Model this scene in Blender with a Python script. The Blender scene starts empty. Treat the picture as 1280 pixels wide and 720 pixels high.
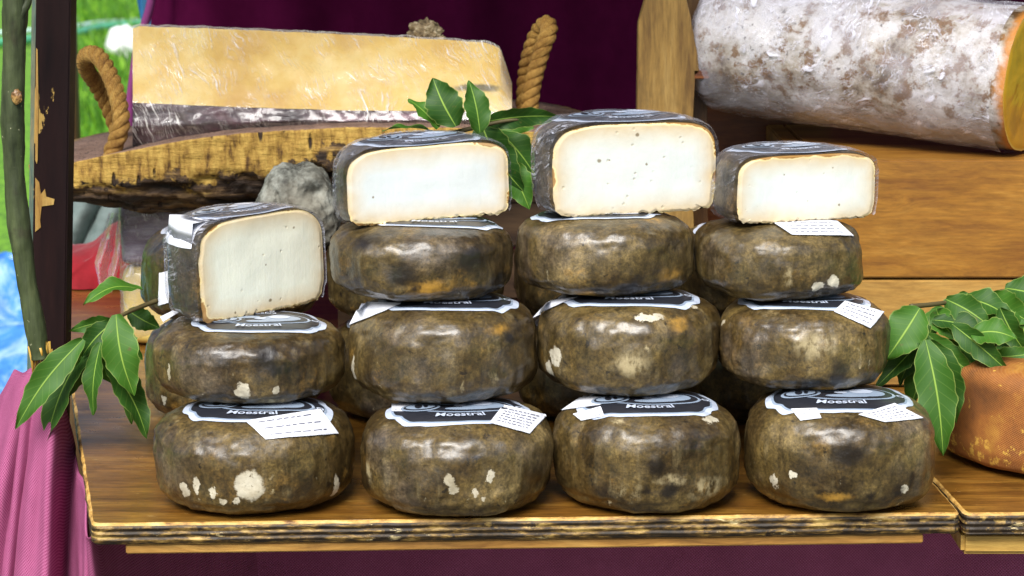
import bpy, bmesh, math, random
from mathutils import Vector, Matrix, Euler, noise
from mathutils.bvhtree import BVHTree
R_ = math.radians
scene = bpy.context.scene
C = scene.collection

# ------------------------------------------------------------------ camera
F = 2900.0; HC = 0.481; YC = -1.80
PITCH = math.atan(540/2900)
CAM = Vector((0, YC, HC))
FW = Vector((0, math.cos(PITCH), -math.sin(PITCH))); UP = Vector((0, math.sin(PITCH), math.cos(PITCH))); RT = Vector((1, 0, 0))
cd = bpy.data.cameras.new('camera'); cam = bpy.data.objects.new('camera', cd); C.objects.link(cam)
cam.location = CAM; cam.rotation_euler = (R_(90)-PITCH, 0, 0)
cd.sensor_width = 36; cd.lens = F/1280*36; cd.clip_end = 500; cd.clip_start = 0.05
cd.dof.use_dof = True; cd.dof.focus_distance = 1.80; cd.dof.aperture_fstop = 18
scene.camera = cam
def ray(px, py): return (FW*F + RT*(px-640) - UP*(py-360)).normalized()
def aty(px, py, Y):
    d = ray(px, py); return CAM + d*((Y-CAM.y)/d.y)
def atz(px, py, Z=0.0):
    d = ray(px, py); return CAM + d*((Z-CAM.z)/d.z)
def sc(Y): return (Y-YC)/F*1.0          # metres per pixel, roughly, at depth Y

# ------------------------------------------------------------------ object helpers
def mesh_obj(name, verts, faces, mats, parent=None, smooth=True, uv=None, midx=None, attr=None, sharp=None):
    me = bpy.data.meshes.new(name)
    me.from_pydata([tuple(v) for v in verts], [], faces)
    if not isinstance(mats, (list, tuple)): mats = [mats]
    for m in mats: me.materials.append(m)
    if midx: me.polygons.foreach_set('material_index', midx)
    if uv:
        l = me.uv_layers.new(name='UVMap')
        for lp in me.loops: l.data[lp.index].uv = uv[lp.vertex_index]
    if attr:
        for k, vals in attr.items():
            a = me.attributes.new(k, 'FLOAT', 'POINT'); a.data.foreach_set('value', vals)
    me.polygons.foreach_set('use_smooth', [smooth]*len(me.polygons))
    me.update()
    o = bpy.data.objects.new(name, me); C.objects.link(o)
    if parent: o.parent = parent
    return o
def bm_obj(name, bm, mats, parent=None, smooth=True):
    me = bpy.data.meshes.new(name); bm.to_mesh(me); bm.free()
    if not isinstance(mats, (list, tuple)): mats = [mats]
    for m in mats: me.materials.append(m)
    me.polygons.foreach_set('use_smooth', [smooth]*len(me.polygons))
    o = bpy.data.objects.new(name, me); C.objects.link(o)
    if parent: o.parent = parent
    return o
def tag(o, label=None, cat=None, group=None, kind=None):
    if label: o['label'] = label
    if cat: o['category'] = cat
    if group: o['group'] = group
    if kind: o['kind'] = kind
    return o
def empty(name, loc=(0, 0, 0), rot=(0, 0, 0)):
    o = bpy.data.objects.new(name, None); C.objects.link(o); o.location = loc; o.rotation_euler = rot; o.empty_display_size = .02
    return o
def grid_faces(nu, nv, wrap=False, off=0):
    f = []
    for j in range(nv-1):
        for i in range(nu if wrap else nu-1):
            a = j*nu+i; b = j*nu+(i+1) % nu
            f.append((off+a, off+b, off+b+nu, off+a+nu))
    return f
def fbm(p, o=4): return noise.fractal(p, 0.9, 2.1, o)
def V(*a): return Vector(a)
def lerp(a, b, t): return a+(b-a)*t
def sstep(a, b, x):
    t = max(0, min(1, (x-a)/(b-a))); return t*t*(3-2*t)

# ------------------------------------------------------------------ material helpers
class M:
    def __init__(s, name):
        s.m = bpy.data.materials.new(name); s.m.use_nodes = True; s.t = s.m.node_tree; s.t.nodes.clear()
        s.out = s.t.nodes.new('ShaderNodeOutputMaterial'); s.b = s.t.nodes.new('ShaderNodeBsdfPrincipled')
        s.t.links.new(s.b.outputs[0], s.out.inputs[0]); s.tc = s.t.nodes.new('ShaderNodeTexCoord')
        s.obj = s.tc.outputs['Object']; s.uv = s.tc.outputs['UV']
    def put(s, sock, v):
        if isinstance(v, bpy.types.NodeSocket): s.t.links.new(v, sock)
        elif isinstance(v, (tuple, list)) and len(v) == 3 and sock.type == 'RGBA': sock.default_value = (*v, 1)
        else: sock.default_value = v
    def n(s, typ, ins=None, **pr):
        x = s.t.nodes.new(typ)
        for k, v in pr.items(): setattr(x, k, v)
        for k, v in (ins or {}).items(): s.put(x.inputs[k], v)
        return x
    def map(s, co=None, scale=(1, 1, 1), loc=(0, 0, 0), rot=(0, 0, 0)):
        return s.n('ShaderNodeMapping', {'Vector': co or s.obj, 'Scale': scale, 'Location': loc, 'Rotation': rot}).outputs[0]
    def noise(s, scale, detail=5, rough=.6, co=None, dist=0, out='Fac'):
        return s.n('ShaderNodeTexNoise', {'Vector': co or s.obj, 'Scale': scale, 'Detail': detail, 'Roughness': rough, 'Distortion': dist}).outputs[out]
    def ramp(s, fac, pts, mode='LINEAR'):
        r = s.n('ShaderNodeValToRGB', {'Fac': fac}); cr = r.color_ramp; cr.interpolation = mode
        while len(cr.elements) < len(pts): cr.elements.new(.5)
        for e, (p, c) in zip(cr.elements, pts):
            e.position = p; e.color = (c, c, c, 1) if not isinstance(c, (tuple, list)) else (*c, 1)
        return r.outputs[0]
    def mix(s, fac, a, b, blend='MIX'):
        x = s.n('ShaderNodeMix', data_type='RGBA', blend_type=blend)
        s.put(x.inputs[0], fac); s.put(x.inputs[6], a); s.put(x.inputs[7], b); return x.outputs[2]
    def math(s, op, a, b=0.0, c=0.0, clamp=False):
        x = s.n('ShaderNodeMath', operation=op, use_clamp=clamp); s.put(x.inputs[0], a); s.put(x.inputs[1], b)
        if op in ('MULTIPLY_ADD', 'COMPARE'): s.put(x.inputs[2], c)
        return x.outputs[0]
    def vmath(s, op, a, b=(0, 0, 0)):
        x = s.n('ShaderNodeVectorMath', operation=op); s.put(x.inputs[0], a); s.put(x.inputs[1], b)
        return x.outputs['Value'] if op in ('LENGTH', 'DISTANCE', 'DOT_PRODUCT') else x.outputs[0]
    def sep(s, v): return s.n('ShaderNodeSeparateXYZ', {0: v}).outputs
    def bump(s, h, strength=.5, dist=.001, normal=None):
        i = {'Height': h, 'Strength': strength, 'Distance': dist}
        if normal: i['Normal'] = normal
        return s.n('ShaderNodeBump', i).outputs[0]
    def set(s, **k):
        names = {'color': 'Base Color', 'rough': 'Roughness', 'normal': 'Normal', 'coat': 'Coat Weight', 'coatr': 'Coat Roughness', 'spec': 'Specular IOR Level',
                 'alpha': 'Alpha', 'sss': 'Subsurface Weight', 'sssr': 'Subsurface Radius', 'ssss': 'Subsurface Scale', 'metal': 'Metallic', 'sheen': 'Sheen Weight', 'trans': 'Transmission Weight', 'coatn': 'Coat Normal'}
        for a, v in k.items(): s.put(s.b.inputs[names[a]], v)
        return s.m
    def smooth(s, v, a, b):
        x = s.n('ShaderNodeMapRange', {'Value': v, 'From Min': a, 'From Max': b}, interpolation_type='SMOOTHSTEP'); return x.outputs[0]

def simple(name, col, rough=.6, **k):
    m = M(name); return m.set(color=col, rough=rough, **k)

def rind_mat(name, seed, spots=(), bright=1.0, gold=.35):
    m = M(name)
    co = m.map(loc=(seed*1.37, seed*.71, seed*.33))
    n1 = m.noise(16, 9, .62, co, .4)
    b = bright
    base = m.ramp(n1, [(.30, (.012*b, .007*b, .003*b)), (.44, (.050*b, .031*b, .009*b)), (.58, (.088*b, .059*b, .017*b)), (.72, (.19*b, .135*b, .052*b))])
    st = m.noise(1, 6, .6, m.map(co, scale=(75, 75, 11)))
    base = m.mix(m.math('MULTIPLY', m.smooth(st, .55, .72), .6), base, (.15*b, .115*b, .055*b))
    base = m.mix(m.math('MULTIPLY', m.smooth(st, .42, .28), .5), base, (.022, .014, .006))
    blot = m.noise(34, 7, .68, co)
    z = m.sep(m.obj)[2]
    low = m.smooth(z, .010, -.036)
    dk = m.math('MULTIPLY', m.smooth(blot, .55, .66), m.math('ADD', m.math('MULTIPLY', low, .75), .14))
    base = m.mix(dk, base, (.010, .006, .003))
    g = m.noise(24, 8, .7, m.map(co, loc=(3, 9, 1)))
    gd = m.math('MULTIPLY', m.smooth(g, .56, .70), m.math('ADD', m.math('MULTIPLY', low, .6), gold))
    base = m.mix(gd, base, (.22, .12, .022))
    gr = m.noise(11, 6, .6, m.map(co, loc=(7, 2, 5)))
    base = m.mix(m.math('MULTIPLY', m.smooth(gr, .54, .72), .5), base, (.13, .105, .085))
    fd = m.noise(62, 10, .78, m.map(co, loc=(4, 4, 4)))
    base = m.mix(.60, base, m.ramp(fd, [(.36, .04), (.5, .48), (.62, .90)]), 'OVERLAY')
    grain = m.noise(420, 3, .7, co)
    base = m.mix(.30, base, m.ramp(m.noise(190, 6, .75, m.map(co, loc=(8, 1, 2))), [(.36, .08), (.5, .5), (.64, .92)]), 'OVERLAY')
    base = m.mix(.5, base, m.ramp(grain, [(.34, .12), (.66, .9)]), 'OVERLAY')
    fl = m.noise(95, 5, .7, m.map(co, loc=(1, 5, 8), scale=(1, 1, .6)))
    vp = m.n('ShaderNodeTexVoronoi', {'Vector': m.vmath('ADD', co, m.vmath('MULTIPLY', m.noise(90, 4, .7, co, out='Color'), (.02, .02, .02))), 'Scale': 130.0}); pit = m.math('MULTIPLY', m.smooth(vp.outputs['Distance'], .30, .16), m.smooth(m.sep(vp.outputs['Color'])[0], .86, .90))
    base = m.mix(m.math('MULTIPLY', pit, .85), base, (.010, .007, .004))
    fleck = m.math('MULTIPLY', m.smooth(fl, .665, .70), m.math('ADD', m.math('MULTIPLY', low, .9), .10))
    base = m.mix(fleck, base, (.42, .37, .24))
    wn = m.noise(110, 4, .7, m.obj, out='Color')
    wp = m.vmath('ADD', m.obj, m.vmath('MULTIPLY', m.vmath('SUBTRACT', wn, (.5, .5, .5)), (.012, .012, .012)))
    chip = None
    for (p, rx, rz, k) in spots:
        d = m.vmath('LENGTH', m.vmath('MULTIPLY', m.vmath('SUBTRACT', wp, tuple(p)), (1/rx, 1/rx, 1/rz)))
        if k == 'w':
            f = m.math('MULTIPLY', m.smooth(d, 1.16, .90), m.smooth(m.noise(260, 4, .75, co), .30, .44)); base = m.mix(f, base, m.ramp(blot, [(.35, (.36, .31, .21)), (.65, (.66, .62, .50))]))
            chip = f if chip is None else m.math('MAXIMUM', chip, f)
        elif k == 'd':
            base = m.mix(m.math('MULTIPLY', m.smooth(d, 1.5, .4), .93), base, (.008, .005, .003))
        elif k == 't':
            base = m.mix(m.math('MULTIPLY', m.smooth(d, 1.5, .3), m.smooth(fl, .38, .6)), base, (.38, .31, .17))
        else:
            base = m.mix(m.math('MULTIPLY', m.smooth(d, 1.5, .3), m.smooth(blot, .36, .6)), base, (.37, .20, .03))
    h = m.math('ADD', m.math('MULTIPLY', blot, 1.0), m.math('MULTIPLY', st, .9))
    nb = m.bump(h, .45, .0022)
    nb = m.bump(fd, .5, .0016, nb)
    nb = m.bump(grain, .22, .0006, nb)
    rr = m.math('MULTIPLY_ADD', n1, .6, .12)
    cn = m.bump(fd, .30, .0012)
    return m.set(color=base, rough=rr, normal=nb, coat=m.math('MULTIPLY', m.smooth(m.noise(20, 7, .7, m.map(co, loc=(5, 5, 1))), .34, .58), .85), coatr=.24, coatn=m.bump(grain, .16, .0005, cn), spec=.45)

def wrap_mat(name, rot=(0, 0, 0), scale=1.0, softk=.26, base=.06, amt=.8, tint=(.80, .80, .88), aniso=(22, 22, 180)):
    m = M(name)
    co = m.map(rot=rot, scale=(scale, scale, scale))
    wv = m.noise(14*scale, 3, .5, m.obj, out='Color')
    cw = m.vmath('ADD', co, m.vmath('MULTIPLY', m.vmath('SUBTRACT', wv, (.5, .5, .5)), (.05, .05, .05)))
    s1 = m.noise(1, 4, .55, m.map(cw, scale=aniso))
    s2 = m.noise(1, 4, .55, m.map(cw, scale=aniso, rot=(.5, .9, .35)))
    ms = m.noise(26, 4, .6, m.obj)
    ridge = m.math('MAXIMUM', m.smooth(s1, .60, .70), m.smooth(s2, .63, .71))
    ridge = m.math('MULTIPLY', ridge, m.smooth(ms, .40, .64))
    soft = m.math('MULTIPLY', m.smooth(m.noise(9*scale, 4, .6, m.map(loc=(2, 7, 1))), .48, .70), softk)
    l1 = m.math('ABSOLUTE', m.math('SUBTRACT', s1, .5)); l2 = m.math('ABSOLUTE', m.math('SUBTRACT', s2, .47))
    ridge = m.math('MAXIMUM', ridge, m.math('MULTIPLY', m.math('MAXIMUM', m.smooth(l1, .014, .002), m.smooth(l2, .014, .002)), m.math('MULTIPLY', m.smooth(ms, .42, .64), .6)))
    h = m.math('ADD', m.math('ADD', s1, s2), m.math('MULTIPLY', ms, .6))
    nb = m.bump(h, .75, .0018)
    lw = m.n('ShaderNodeLayerWeight', {'Blend': .25, 'Normal': nb}).outputs['Fresnel']
    fac = m.math('ADD', m.math('ADD', m.math('MULTIPLY', lw, .28), base), m.math('ADD', m.math('MULTIPLY', ridge, amt), soft), clamp=True)
    tr = m.n('ShaderNodeBsdfTransparent')
    m.set(color=tint, rough=.16, normal=nb, spec=1.0, coat=.5)
    mx = m.n('ShaderNodeMixShader'); m.put(mx.inputs[0], fac)
    m.t.links.new(tr.outputs[0], mx.inputs[1]); m.t.links.new(m.b.outputs[0], mx.inputs[2]); m.t.links.new(mx.outputs[0], m.out.inputs[0])
    return m.m

def wood_mat(name, cols, scale=(2, 40, 40), rough=.45, coat=.15, ring=6, bumps=.3, dirt=.5, dirtcol=(.02, .012, .006), knots=()):
    m = M(name)
    wv = m.noise(5, 3, .5, m.obj, out='Color')
    co = m.vmath('ADD', m.obj, m.vmath('MULTIPLY', m.vmath('SUBTRACT', wv, (.5, .5, .5)), (.012, .03, .03)))
    for (p, r) in knots:
        d = m.vmath('LENGTH', m.vmath('MULTIPLY', m.vmath('SUBTRACT', m.obj, tuple(p)), (.45/r, 1/r, 1/r)))
        co = m.vmath('ADD', co, m.vmath('MULTIPLY', m.n('ShaderNodeCombineXYZ', {0: 0.0, 1: m.smooth(d, 2.5, 0), 2: m.smooth(d, 2.5, 0)}).outputs[0], (0, r*1.2, r*1.2)))
    g1 = m.noise(1, 5, .6, m.map(co, scale=scale))
    g2 = m.noise(1, 4, .7, m.map(co, scale=tuple(x*ring for x in scale)))
    f = m.math('ADD', m.math('MULTIPLY', g1, .7), m.math('MULTIPLY', g2, .3))
    c = m.ramp(f, [(.36, cols[0]), (.5, cols[1]), (.63, cols[2])])
    c = m.mix(.35, c, m.ramp(m.noise(1, 7, .75, m.map(co, scale=tuple(x*11 for x in scale))), [(.35, .2), (.65, .8)]), 'OVERLAY')
    dn = m.noise(9, 7, .65, m.obj)
    c = m.mix(m.math('MULTIPLY', m.smooth(dn, .52, .74), dirt), c, dirtcol)
    sn = m.noise(1, 5, .7, m.map(scale=tuple(x*1.6 for x in scale), loc=(4, 4, 4)))
    c = m.mix(m.math('MULTIPLY', m.smooth(sn, .68, .72), .35), c, cols[2])
    return m.set(color=c, rough=m.math('MULTIPLY_ADD', dn, .3, rough-.12), normal=m.bump(m.math('ADD', f, m.math('MULTIPLY', dn, .4)), bumps, .0012), coat=coat, coatr=.25)

# ------------------------------------------------------------------ light
SUN = Vector((-.22, -.74, .88)).normalized()
el = math.asin(SUN.z); rot = math.atan2(SUN.x, SUN.y)
w = bpy.data.worlds.new('World'); scene.world = w; w.use_nodes = True
nt = w.node_tree; bg = nt.nodes['Background']; sk = nt.nodes.new('ShaderNodeTexSky'); sk.sky_type = 'NISHITA'
sk.sun_disc = False; sk.sun_elevation = el; sk.sun_rotation = rot; sk.air_density = 1.0; sk.dust_density = 3.0; sk.ozone_density = .6
nt.links.new(sk.outputs[0], bg.inputs[0]); bg.inputs[1].default_value = .09
sd = bpy.data.lights.new('sun', 'SUN'); sd.energy = 4.2; sd.angle = R_(34); sd.color = (1, .985, .955)
so = bpy.data.objects.new('sun', sd); C.objects.link(so); so.rotation_euler = (-SUN).to_track_quat('-Z', 'Y').to_euler()
scene.view_settings.view_transform = 'Standard'; scene.view_settings.look = 'None'; scene.view_settings.exposure = .5; scene.view_settings.gamma = 1

# ------------------------------------------------------------------ ground, grass
GZ = -.92
m = M('ground_grass')
g = m.noise(3, 8, .7); g2 = m.noise(40, 6, .7, m.map(scale=(1, .35, 1)))
m.set(color=m.mix(m.smooth(g2, .35, .65), m.ramp(g, [(.3, (.03, .10, .005)), (.7, (.08, .21, .010))]), (.15, .34, .015)), rough=.9)
ground = mesh_obj('ground', [(-150, -60, GZ), (150, -60, GZ), (150, 250, GZ), (-150, 250, GZ)], [(0, 1, 2, 3)], m.m); tag(ground, kind='structure')
rnd = random.Random(3)
vs = []; fs = []; mi = []
for i in range(52000):
    y = 5.5+24*rnd.random()**1.1; dd = y+2.3
    x = -dd*(.18-.16*rnd.random())-.05
    if noise.noise(V(x*2, y*.8, 0)) < -.25 and rnd.random() < .6: continue
    h = (.05+.09*rnd.random())*(1+.5*noise.noise(V(x, y, 5))); a = rnd.random()*6.28; wd = .005+.005*rnd.random()
    lx = (rnd.random()-.5)*h*.9; ly = (rnd.random()-.5)*h*.9; k = len(vs)
    vs += [(x-wd*math.cos(a), y-wd*math.sin(a), GZ), (x+wd*math.cos(a), y+wd*math.sin(a), GZ), (x+lx*.4+wd*.6, y+ly*.4, GZ+h*.6), (x+lx, y+ly, GZ+h)]
    fs += [(k, k+1, k+2), (k, k+2, k+3)]; q = rnd.choice((0, 0, 1, 2)); mi += [q, q]
gm = [simple('grass_mid', (.07, .22, .010), .5), simple('grass_light', (.20, .42, .02), .5), simple('grass_dark', (.045, .13, .01), .5)]
tag(mesh_obj('grass', vs, fs, gm, smooth=False, midx=mi), 'bright green meadow grass seen past the left of the stall', 'grass', kind='stuff')

m = M('packed_earth'); g = m.noise(6, 8, .7)
tag(mesh_obj('added_path', [(-6, -30, GZ+.004), (6, -30, GZ+.004), (6, 2.4, GZ+.004), (-6, 2.4, GZ+.004)], [(0, 1, 2, 3)], m.set(color=m.ramp(g, [(.3, (.06, .052, .042)), (.7, (.11, .098, .08))]), rough=.95)), kind='structure')  # earth sheet added to keep green grass bounce off the cheeses
# far wire fence, hose, white sack, tarp
def tube(name, pts, r, mat, parent=None, seg=10, rfun=None, nz=0, link=True, seed=0, closed_ends=True):
    vs = []; n = len(pts); prev = None
    for i, p in enumerate(pts):
        t = (pts[min(i+1, n-1)]-pts[max(i-1, 0)]).normalized()
        if prev is None: a = t.orthogonal().normalized()
        else: a = (prev-t*prev.dot(t)).normalized()
        prev = a; b = t.cross(a)
        rr = rfun(i/(n-1)) if rfun else r
        for k in range(seg):
            th = 2*math.pi*k/seg; dr = a*math.cos(th)+b*math.sin(th)
            q = rr*(1+(nz*fbm(p*60+dr*1.4+V(seed, 0, 0), 3) if nz else 0)); vs.append(p+dr*q)
    fs = grid_faces(seg, n, wrap=True)
    if closed_ends: fs += [tuple(range(seg-1, -1, -1)), tuple(range((n-1)*seg, n*seg))]
    if not link: return vs, fs
    return mesh_obj(name, vs, fs, mat, parent)
def spline(pts, n=40):
    out = []; P = [pts[0]]+list(pts)+[pts[-1]]
    seg = len(pts)-1
    for i in range(n):
        u = i/(n-1)*seg; k = min(int(u), seg-1); t = u-k; a, b, c, d = P[k], P[k+1], P[k+2], P[k+3]
        out.append(.5*((2*b)+(c-a)*t+(2*a-5*b+4*c-d)*t*t+(3*b-a-3*c+d)*t*t*t))
    return out
whitem = simple('white_paint', (.75, .78, .80), .5)
fe = tag(empty('wire_fence', (-4.4, 24.0, GZ)), 'thin white wire fence crossing the meadow at the top left', 'fence')
for zz in (1.0, .83, .66):
    tube('rail', [V(-2.6, 0, zz), V(0, .05, zz-.01), V(2.6, 0, zz)], .007, whitem, fe, 6)
for k in range(9):
    tube('fence_wire', [V(-2.4+k*.6, 0, 0), V(-2.4+k*.6, 0, .5), V(-2.4+k*.6, 0, 1.02)], .006, whitem, fe, 6)
hm = simple('hose_green', (.10, .42, .25), .4)
h0 = atz(60, 52, GZ); h1 = atz(110, 46, GZ); h2 = atz(165, 38, GZ)
dz = V(0, 0, .05)
tag(tube('garden_hose', spline([atz(-60, 66, GZ)+dz, atz(20, 60, GZ)+dz, atz(95, 50, GZ)+dz, atz(130, 42, GZ)+dz, atz(200, 38, GZ)+dz, atz(260, 50, GZ)+dz], 60), .035, hm), 'pale green garden hose lying across the grass', 'hose')
tag(tube('water_pipe', spline([atz(-60, 52, GZ)+dz, atz(20, 48, GZ)+dz, atz(95, 41, GZ)+dz, atz(130, 36, GZ)+dz, atz(200, 33, GZ)+dz, atz(260, 40, GZ)+dz], 60), .022, simple('pipe_white', (.5, .7, .66), .5)), 'thin whitish pipe lying beside the green hose', 'pipe')
def blob(name, loc, rad, mat, parent=None, amp=.15, freq=2.0, seed=0, sub=4, flat=0, rot=0):
    bm = bmesh.new(); bmesh.ops.create_icosphere(bm, subdivisions=sub, radius=1)
    for v in bm.verts:
        d = v.co.normalized(); q = 1+amp*fbm(d*freq+V(seed, seed*.3, 1), 5)
        v.co = V(d.x*rad[0], d.y*rad[1], d.z*rad[2])*q
        if flat and v.co.z < -rad[2]*flat: v.co.z = -rad[2]*flat
    o = bm_obj(name, bm, mat, parent); o.location = loc; o.rotation_euler[2] = rot
    return o
p = atz(156, 80, GZ)
tag(blob('white_sack', p+V(0, 0, .13), (.12, .12, .13), simple('sack_white', (.72, .74, .74), .7), amp=.2, flat=.9), 'small white sack lying on the grass beyond the rope handle', 'sack')
# blue tarp
m = M('tarp'); n1 = m.noise(5, 7, .7, dist=.6)
m.set(color=m.ramp(n1, [(.34, (.004, .05, .34)), (.5, (.07, .26, .66)), (.64, (.46, .64, .84))]), rough=.3, normal=m.bump(n1, .5, .01))
vs = []; nu, nv = 50, 60
a0 = aty(-160, 340, 3.2)
for j in range(nv):
    for i in range(nu):
        u = i/(nu-1); v = j/(nv-1)
        x = lerp(-1.85, -.905, u)+.02*math.sin(v*9); y = 3.2-.9*v-.0; z = lerp(aty(0, 342, 3.2).z, GZ+.28, v)+.05*(1-u)+.05*fbm(V(x*4, v*5, 2), 4)
        vs.append((x, y+.08*fbm(V(x*6, v*4, 9), 3), z))
n0 = len(vs); vs += [(x+.0, y+.05, z-.03) for (x, y, z) in vs]
tag(mesh_obj('tarp', vs, grid_faces(nu, nv)+[tuple(n0+k for k in f[::-1]) for f in grid_faces(nu, nv)], m.m), 'crumpled pale blue tarpaulin over a heap behind the branch at far left', 'tarp')

# ------------------------------------------------------------------ cloths
def cloth_mat(name, c0, c1, thread=.0021, var=.35):
    m = M(name)
    s = 6.2832/thread
    uvx, uvy, _ = m.sep(m.uv)
    a = m.math('SINE', m.math('MULTIPLY', uvx, s)); b = m.math('SINE', m.math('MULTIPLY', uvy, s))
    wv = m.math('MULTIPLY', a, b); wv = m.math('MULTIPLY_ADD', wv, .5, .5)
    n = m.noise(30, 6, .7); n2 = m.noise(600, 2, .5)
    f = m.math('ADD', m.math('MULTIPLY', wv, 1.0), m.math('MULTIPLY', n2, .2))
    c = m.mix(f, c0, c1)
    c = m.mix(var, c, m.ramp(n, [(.3, .3), (.7, .7)]), 'OVERLAY')
    return m.set(color=c, rough=.85, normal=m.bump(wv, .6, .0005), spec=.0)
curt = cloth_mat('curtain_cloth', (.085, .005, .038), (.115, .008, .055), .0016)
nu, nv = 260, 60; vs = []; uv = []
CY = 1.15
xl = aty(185, 0, CY).x; xr = 1.3
for j in range(nv):
    for i in range(nu):
        u = i/(nu-1); v = j/(nv-1); z = lerp(-.9, 1.1, v)
        x = lerp(xl-(.035*(1-min(1, max(0, z/.33))))*(1-u)**6, xr, u)
        y = CY+.012*math.sin(x*24+z*1.5)+.010*math.sin(x*57+1+z*2)+.006*fbm(V(x*9, z*2, 0), 3)
        if u < .02: y += (.02-u)*4*.6
        vs.append((x, y, z)); uv.append((x, z))
n0 = len(vs); f1 = grid_faces(nu, nv)
vs += [(x, y+.003, z) for x, y, z in vs]; uv += uv[:]
curtain = mesh_obj('curtain', vs, f1+[tuple(n0+k for k in f[::-1]) for f in f1], curt, uv=uv)
tag(curtain, 'dark plum cloth curtain hanging behind the whole cheese stall', 'curtain')
lit_edge = cloth_mat('curtain_lit_edge', (.25, .05, .19), (.36, .09, .28), .0016)  # lighter purple for the edge tube: light on the curtain edge put into colour
hp = [V(aty(x, y, CY-.02).x, CY-.02, aty(x, y, CY-.02).z) for x, y in ((195, -60), (189, 0), (181, 30), (172, 60), (166, 100), (163, 130), (163, 200), (166, 330))]
o = tube('lit_edge', spline(hp, 40), .0055, lit_edge, curtain, 8)
# blue cloth
m = M('denim'); q = m.noise(1, 5, .6, m.map(scale=(300, 40, 40), rot=(0, .5, 0)))
m.set(color=m.ramp(q, [(.3, (.01, .10, .28)), (.7, (.05, .26, .50))]), rough=.8)
vs = []; nu, nv = 24, 30
for j in range(nv):
    for i in range(nu):
        v = j/(nv-1); u = i/(nu-1)
        L = lerp(aty(148, -60, CY+.25).x, aty(178, 50, CY+.25).x, v**.8); Rr = aty(215, 0, CY+.25).x
        vs.append((lerp(L, Rr, u), CY+.25+.03*math.sin(u*7+v*2), lerp(aty(0, -80, CY+.25).z, aty(0, 62, CY+.25).z, v)))
n0 = len(vs); f1 = grid_faces(nu, nv); vs += [(x, y+.01, z) for x, y, z in vs]
tag(mesh_obj('blue_cloth', vs, f1+[tuple(n0+k for k in f[::-1]) for f in f1], m.m), 'strip of blue cloth hanging at the left edge of the plum curtain', 'cloth')

# tablecloth: front skirt plus the left drape
tcm = cloth_mat('tablecloth_weave', (.16, .008, .058), (.43, .14, .27), .0030, .3)
vs = []; uv = []; fs = []
nu, nv = 260, 60
for j in range(nv):
    for i in range(nu):
        u = i/(nu-1); v = j/(nv-1); x = lerp(-.37, .72, u); z = lerp(-.020, -.85, v)
        y = .40+.012*math.sin(x*20)*(v+.2)+.008*math.sin(x*47+1)*(v+.2)
        vs.append((x, y, z)); uv.append((x, z))
fs += grid_faces(nu, nv)
off = len(vs)
tops = [(14, 482, .16), (22, 464, .10), (36, 462, .06), (54, 470, .05), (74, 492, .05), (92, 520, .09), (101, 570, .03), (108, 620, -.03), (114, 664, -.055), (160, 694, .10), (330, 702, .45)]
bots = [(-260, .25), (-190, .10), (-110, -.02), (-50, .03), (10, -.08), (50, .01), (85, -.03), (110, .03), (145, -.02), (215, .14), (360, .46)]
tp = [aty(x, y, Y) for x, y, Y in tops]
for k in (5, 6, 7, 8): tp[k].z = min(tp[k].z, -.012)
for k in (9, 10): tp[k].z = -.018
bp = [V(aty(x, 760, Y).x, Y, -.62) for x, Y in bots]
nu, nv = 200, 90
ts = spline(tp, nu); bs = spline(bp, nu)
for j in range(nv):
    v = j/(nv-1)
    for i in range(nu):
        t, b = ts[i], bs[i]; p = t.lerp(b, v)
        u = i/(nu-1)
        p.x = lerp(t.x, b.x, v**.75)
        p.y = lerp(t.y, b.y, v**.6)+.011*math.sin(u*34+v*2)*sstep(0, .25, v)+.004*math.sin(u*90+v*3)*sstep(0, .15, v)+.004*fbm(V(u*8, v*4, 3), 3)
        if j == 0: p.z += .004*math.sin(u*30)
        vs.append(tuple(p)); uv.append((u*.55, v*.75))
fs += grid_faces(nu, nv, off=off)
tc = mesh_obj('tablecloth', vs, fs, tcm, uv=uv)
sm = tc.modifiers.new('thickness', 'SOLIDIFY'); sm.thickness = .0015
tag(tc, 'purple woven tablecloth draped below the board and gathered at the left post', 'tablecloth')

# ------------------------------------------------------------------ boards
m = M('board_top')
wv = m.noise(5, 3, .5, out='Color')
co = m.vmath('ADD', m.obj, m.vmath('MULTIPLY', m.vmath('SUBTRACT', wv, (.5, .5, .5)), (.02, .03, .03)))
g1 = m.noise(1, 6, .65, m.map(co, scale=(6, 60, 60)))
c = m.ramp(g1, [(.3, (.070, .026, .004)), (.5, (.165, .072, .010)), (.7, (.29, .145, .024))])
dn = m.noise(11, 8, .68); c = m.mix(m.math('MULTIPLY', m.smooth(dn, .52, .70), .75), c, (.035, .016, .006))
sc1 = m.noise(1, 5, .75, m.map(scale=(40, 160, 40), rot=(0, 0, .1))); c = m.mix(m.smooth(sc1, .655, .69), c, (.55, .35, .12))
c = m.mix(.6, c, m.ramp(m.noise(1, 8, .75, m.map(scale=(30, 240, 60))), [(.35, .15), (.65, .85)]), 'OVERLAY')
sp_ = m.noise(120, 6, .75); c = m.mix(m.math('MULTIPLY', m.smooth(sp_, .62, .68), m.smooth(dn, .40, .60)), c, (.03, .014, .005)); c = m.mix(m.smooth(m.noise(75, 7, .75, m.map(scale=(.35, 1, 1), loc=(3, 3, 3))), .69, .715), c, (.55, .38, .16))
board_top = m.set(color=c, rough=m.math('MULTIPLY_ADD', dn, .4, .12), normal=m.bump(m.math('ADD', g1, dn), .25, .001), coat=.4, coatr=.25)
m = M('board_edge')
zz = m.sep(m.obj)[2]
lay = m.math('SINE', m.math('MULTIPLY', m.math('ADD', zz, m.math('MULTIPLY', m.noise(30, 3), .0012)), 2*math.pi/.0045))
g1 = m.noise(1, 6, .7, m.map(scale=(45, 45, 260))); n2 = m.noise(26, 6, .7)
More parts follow.
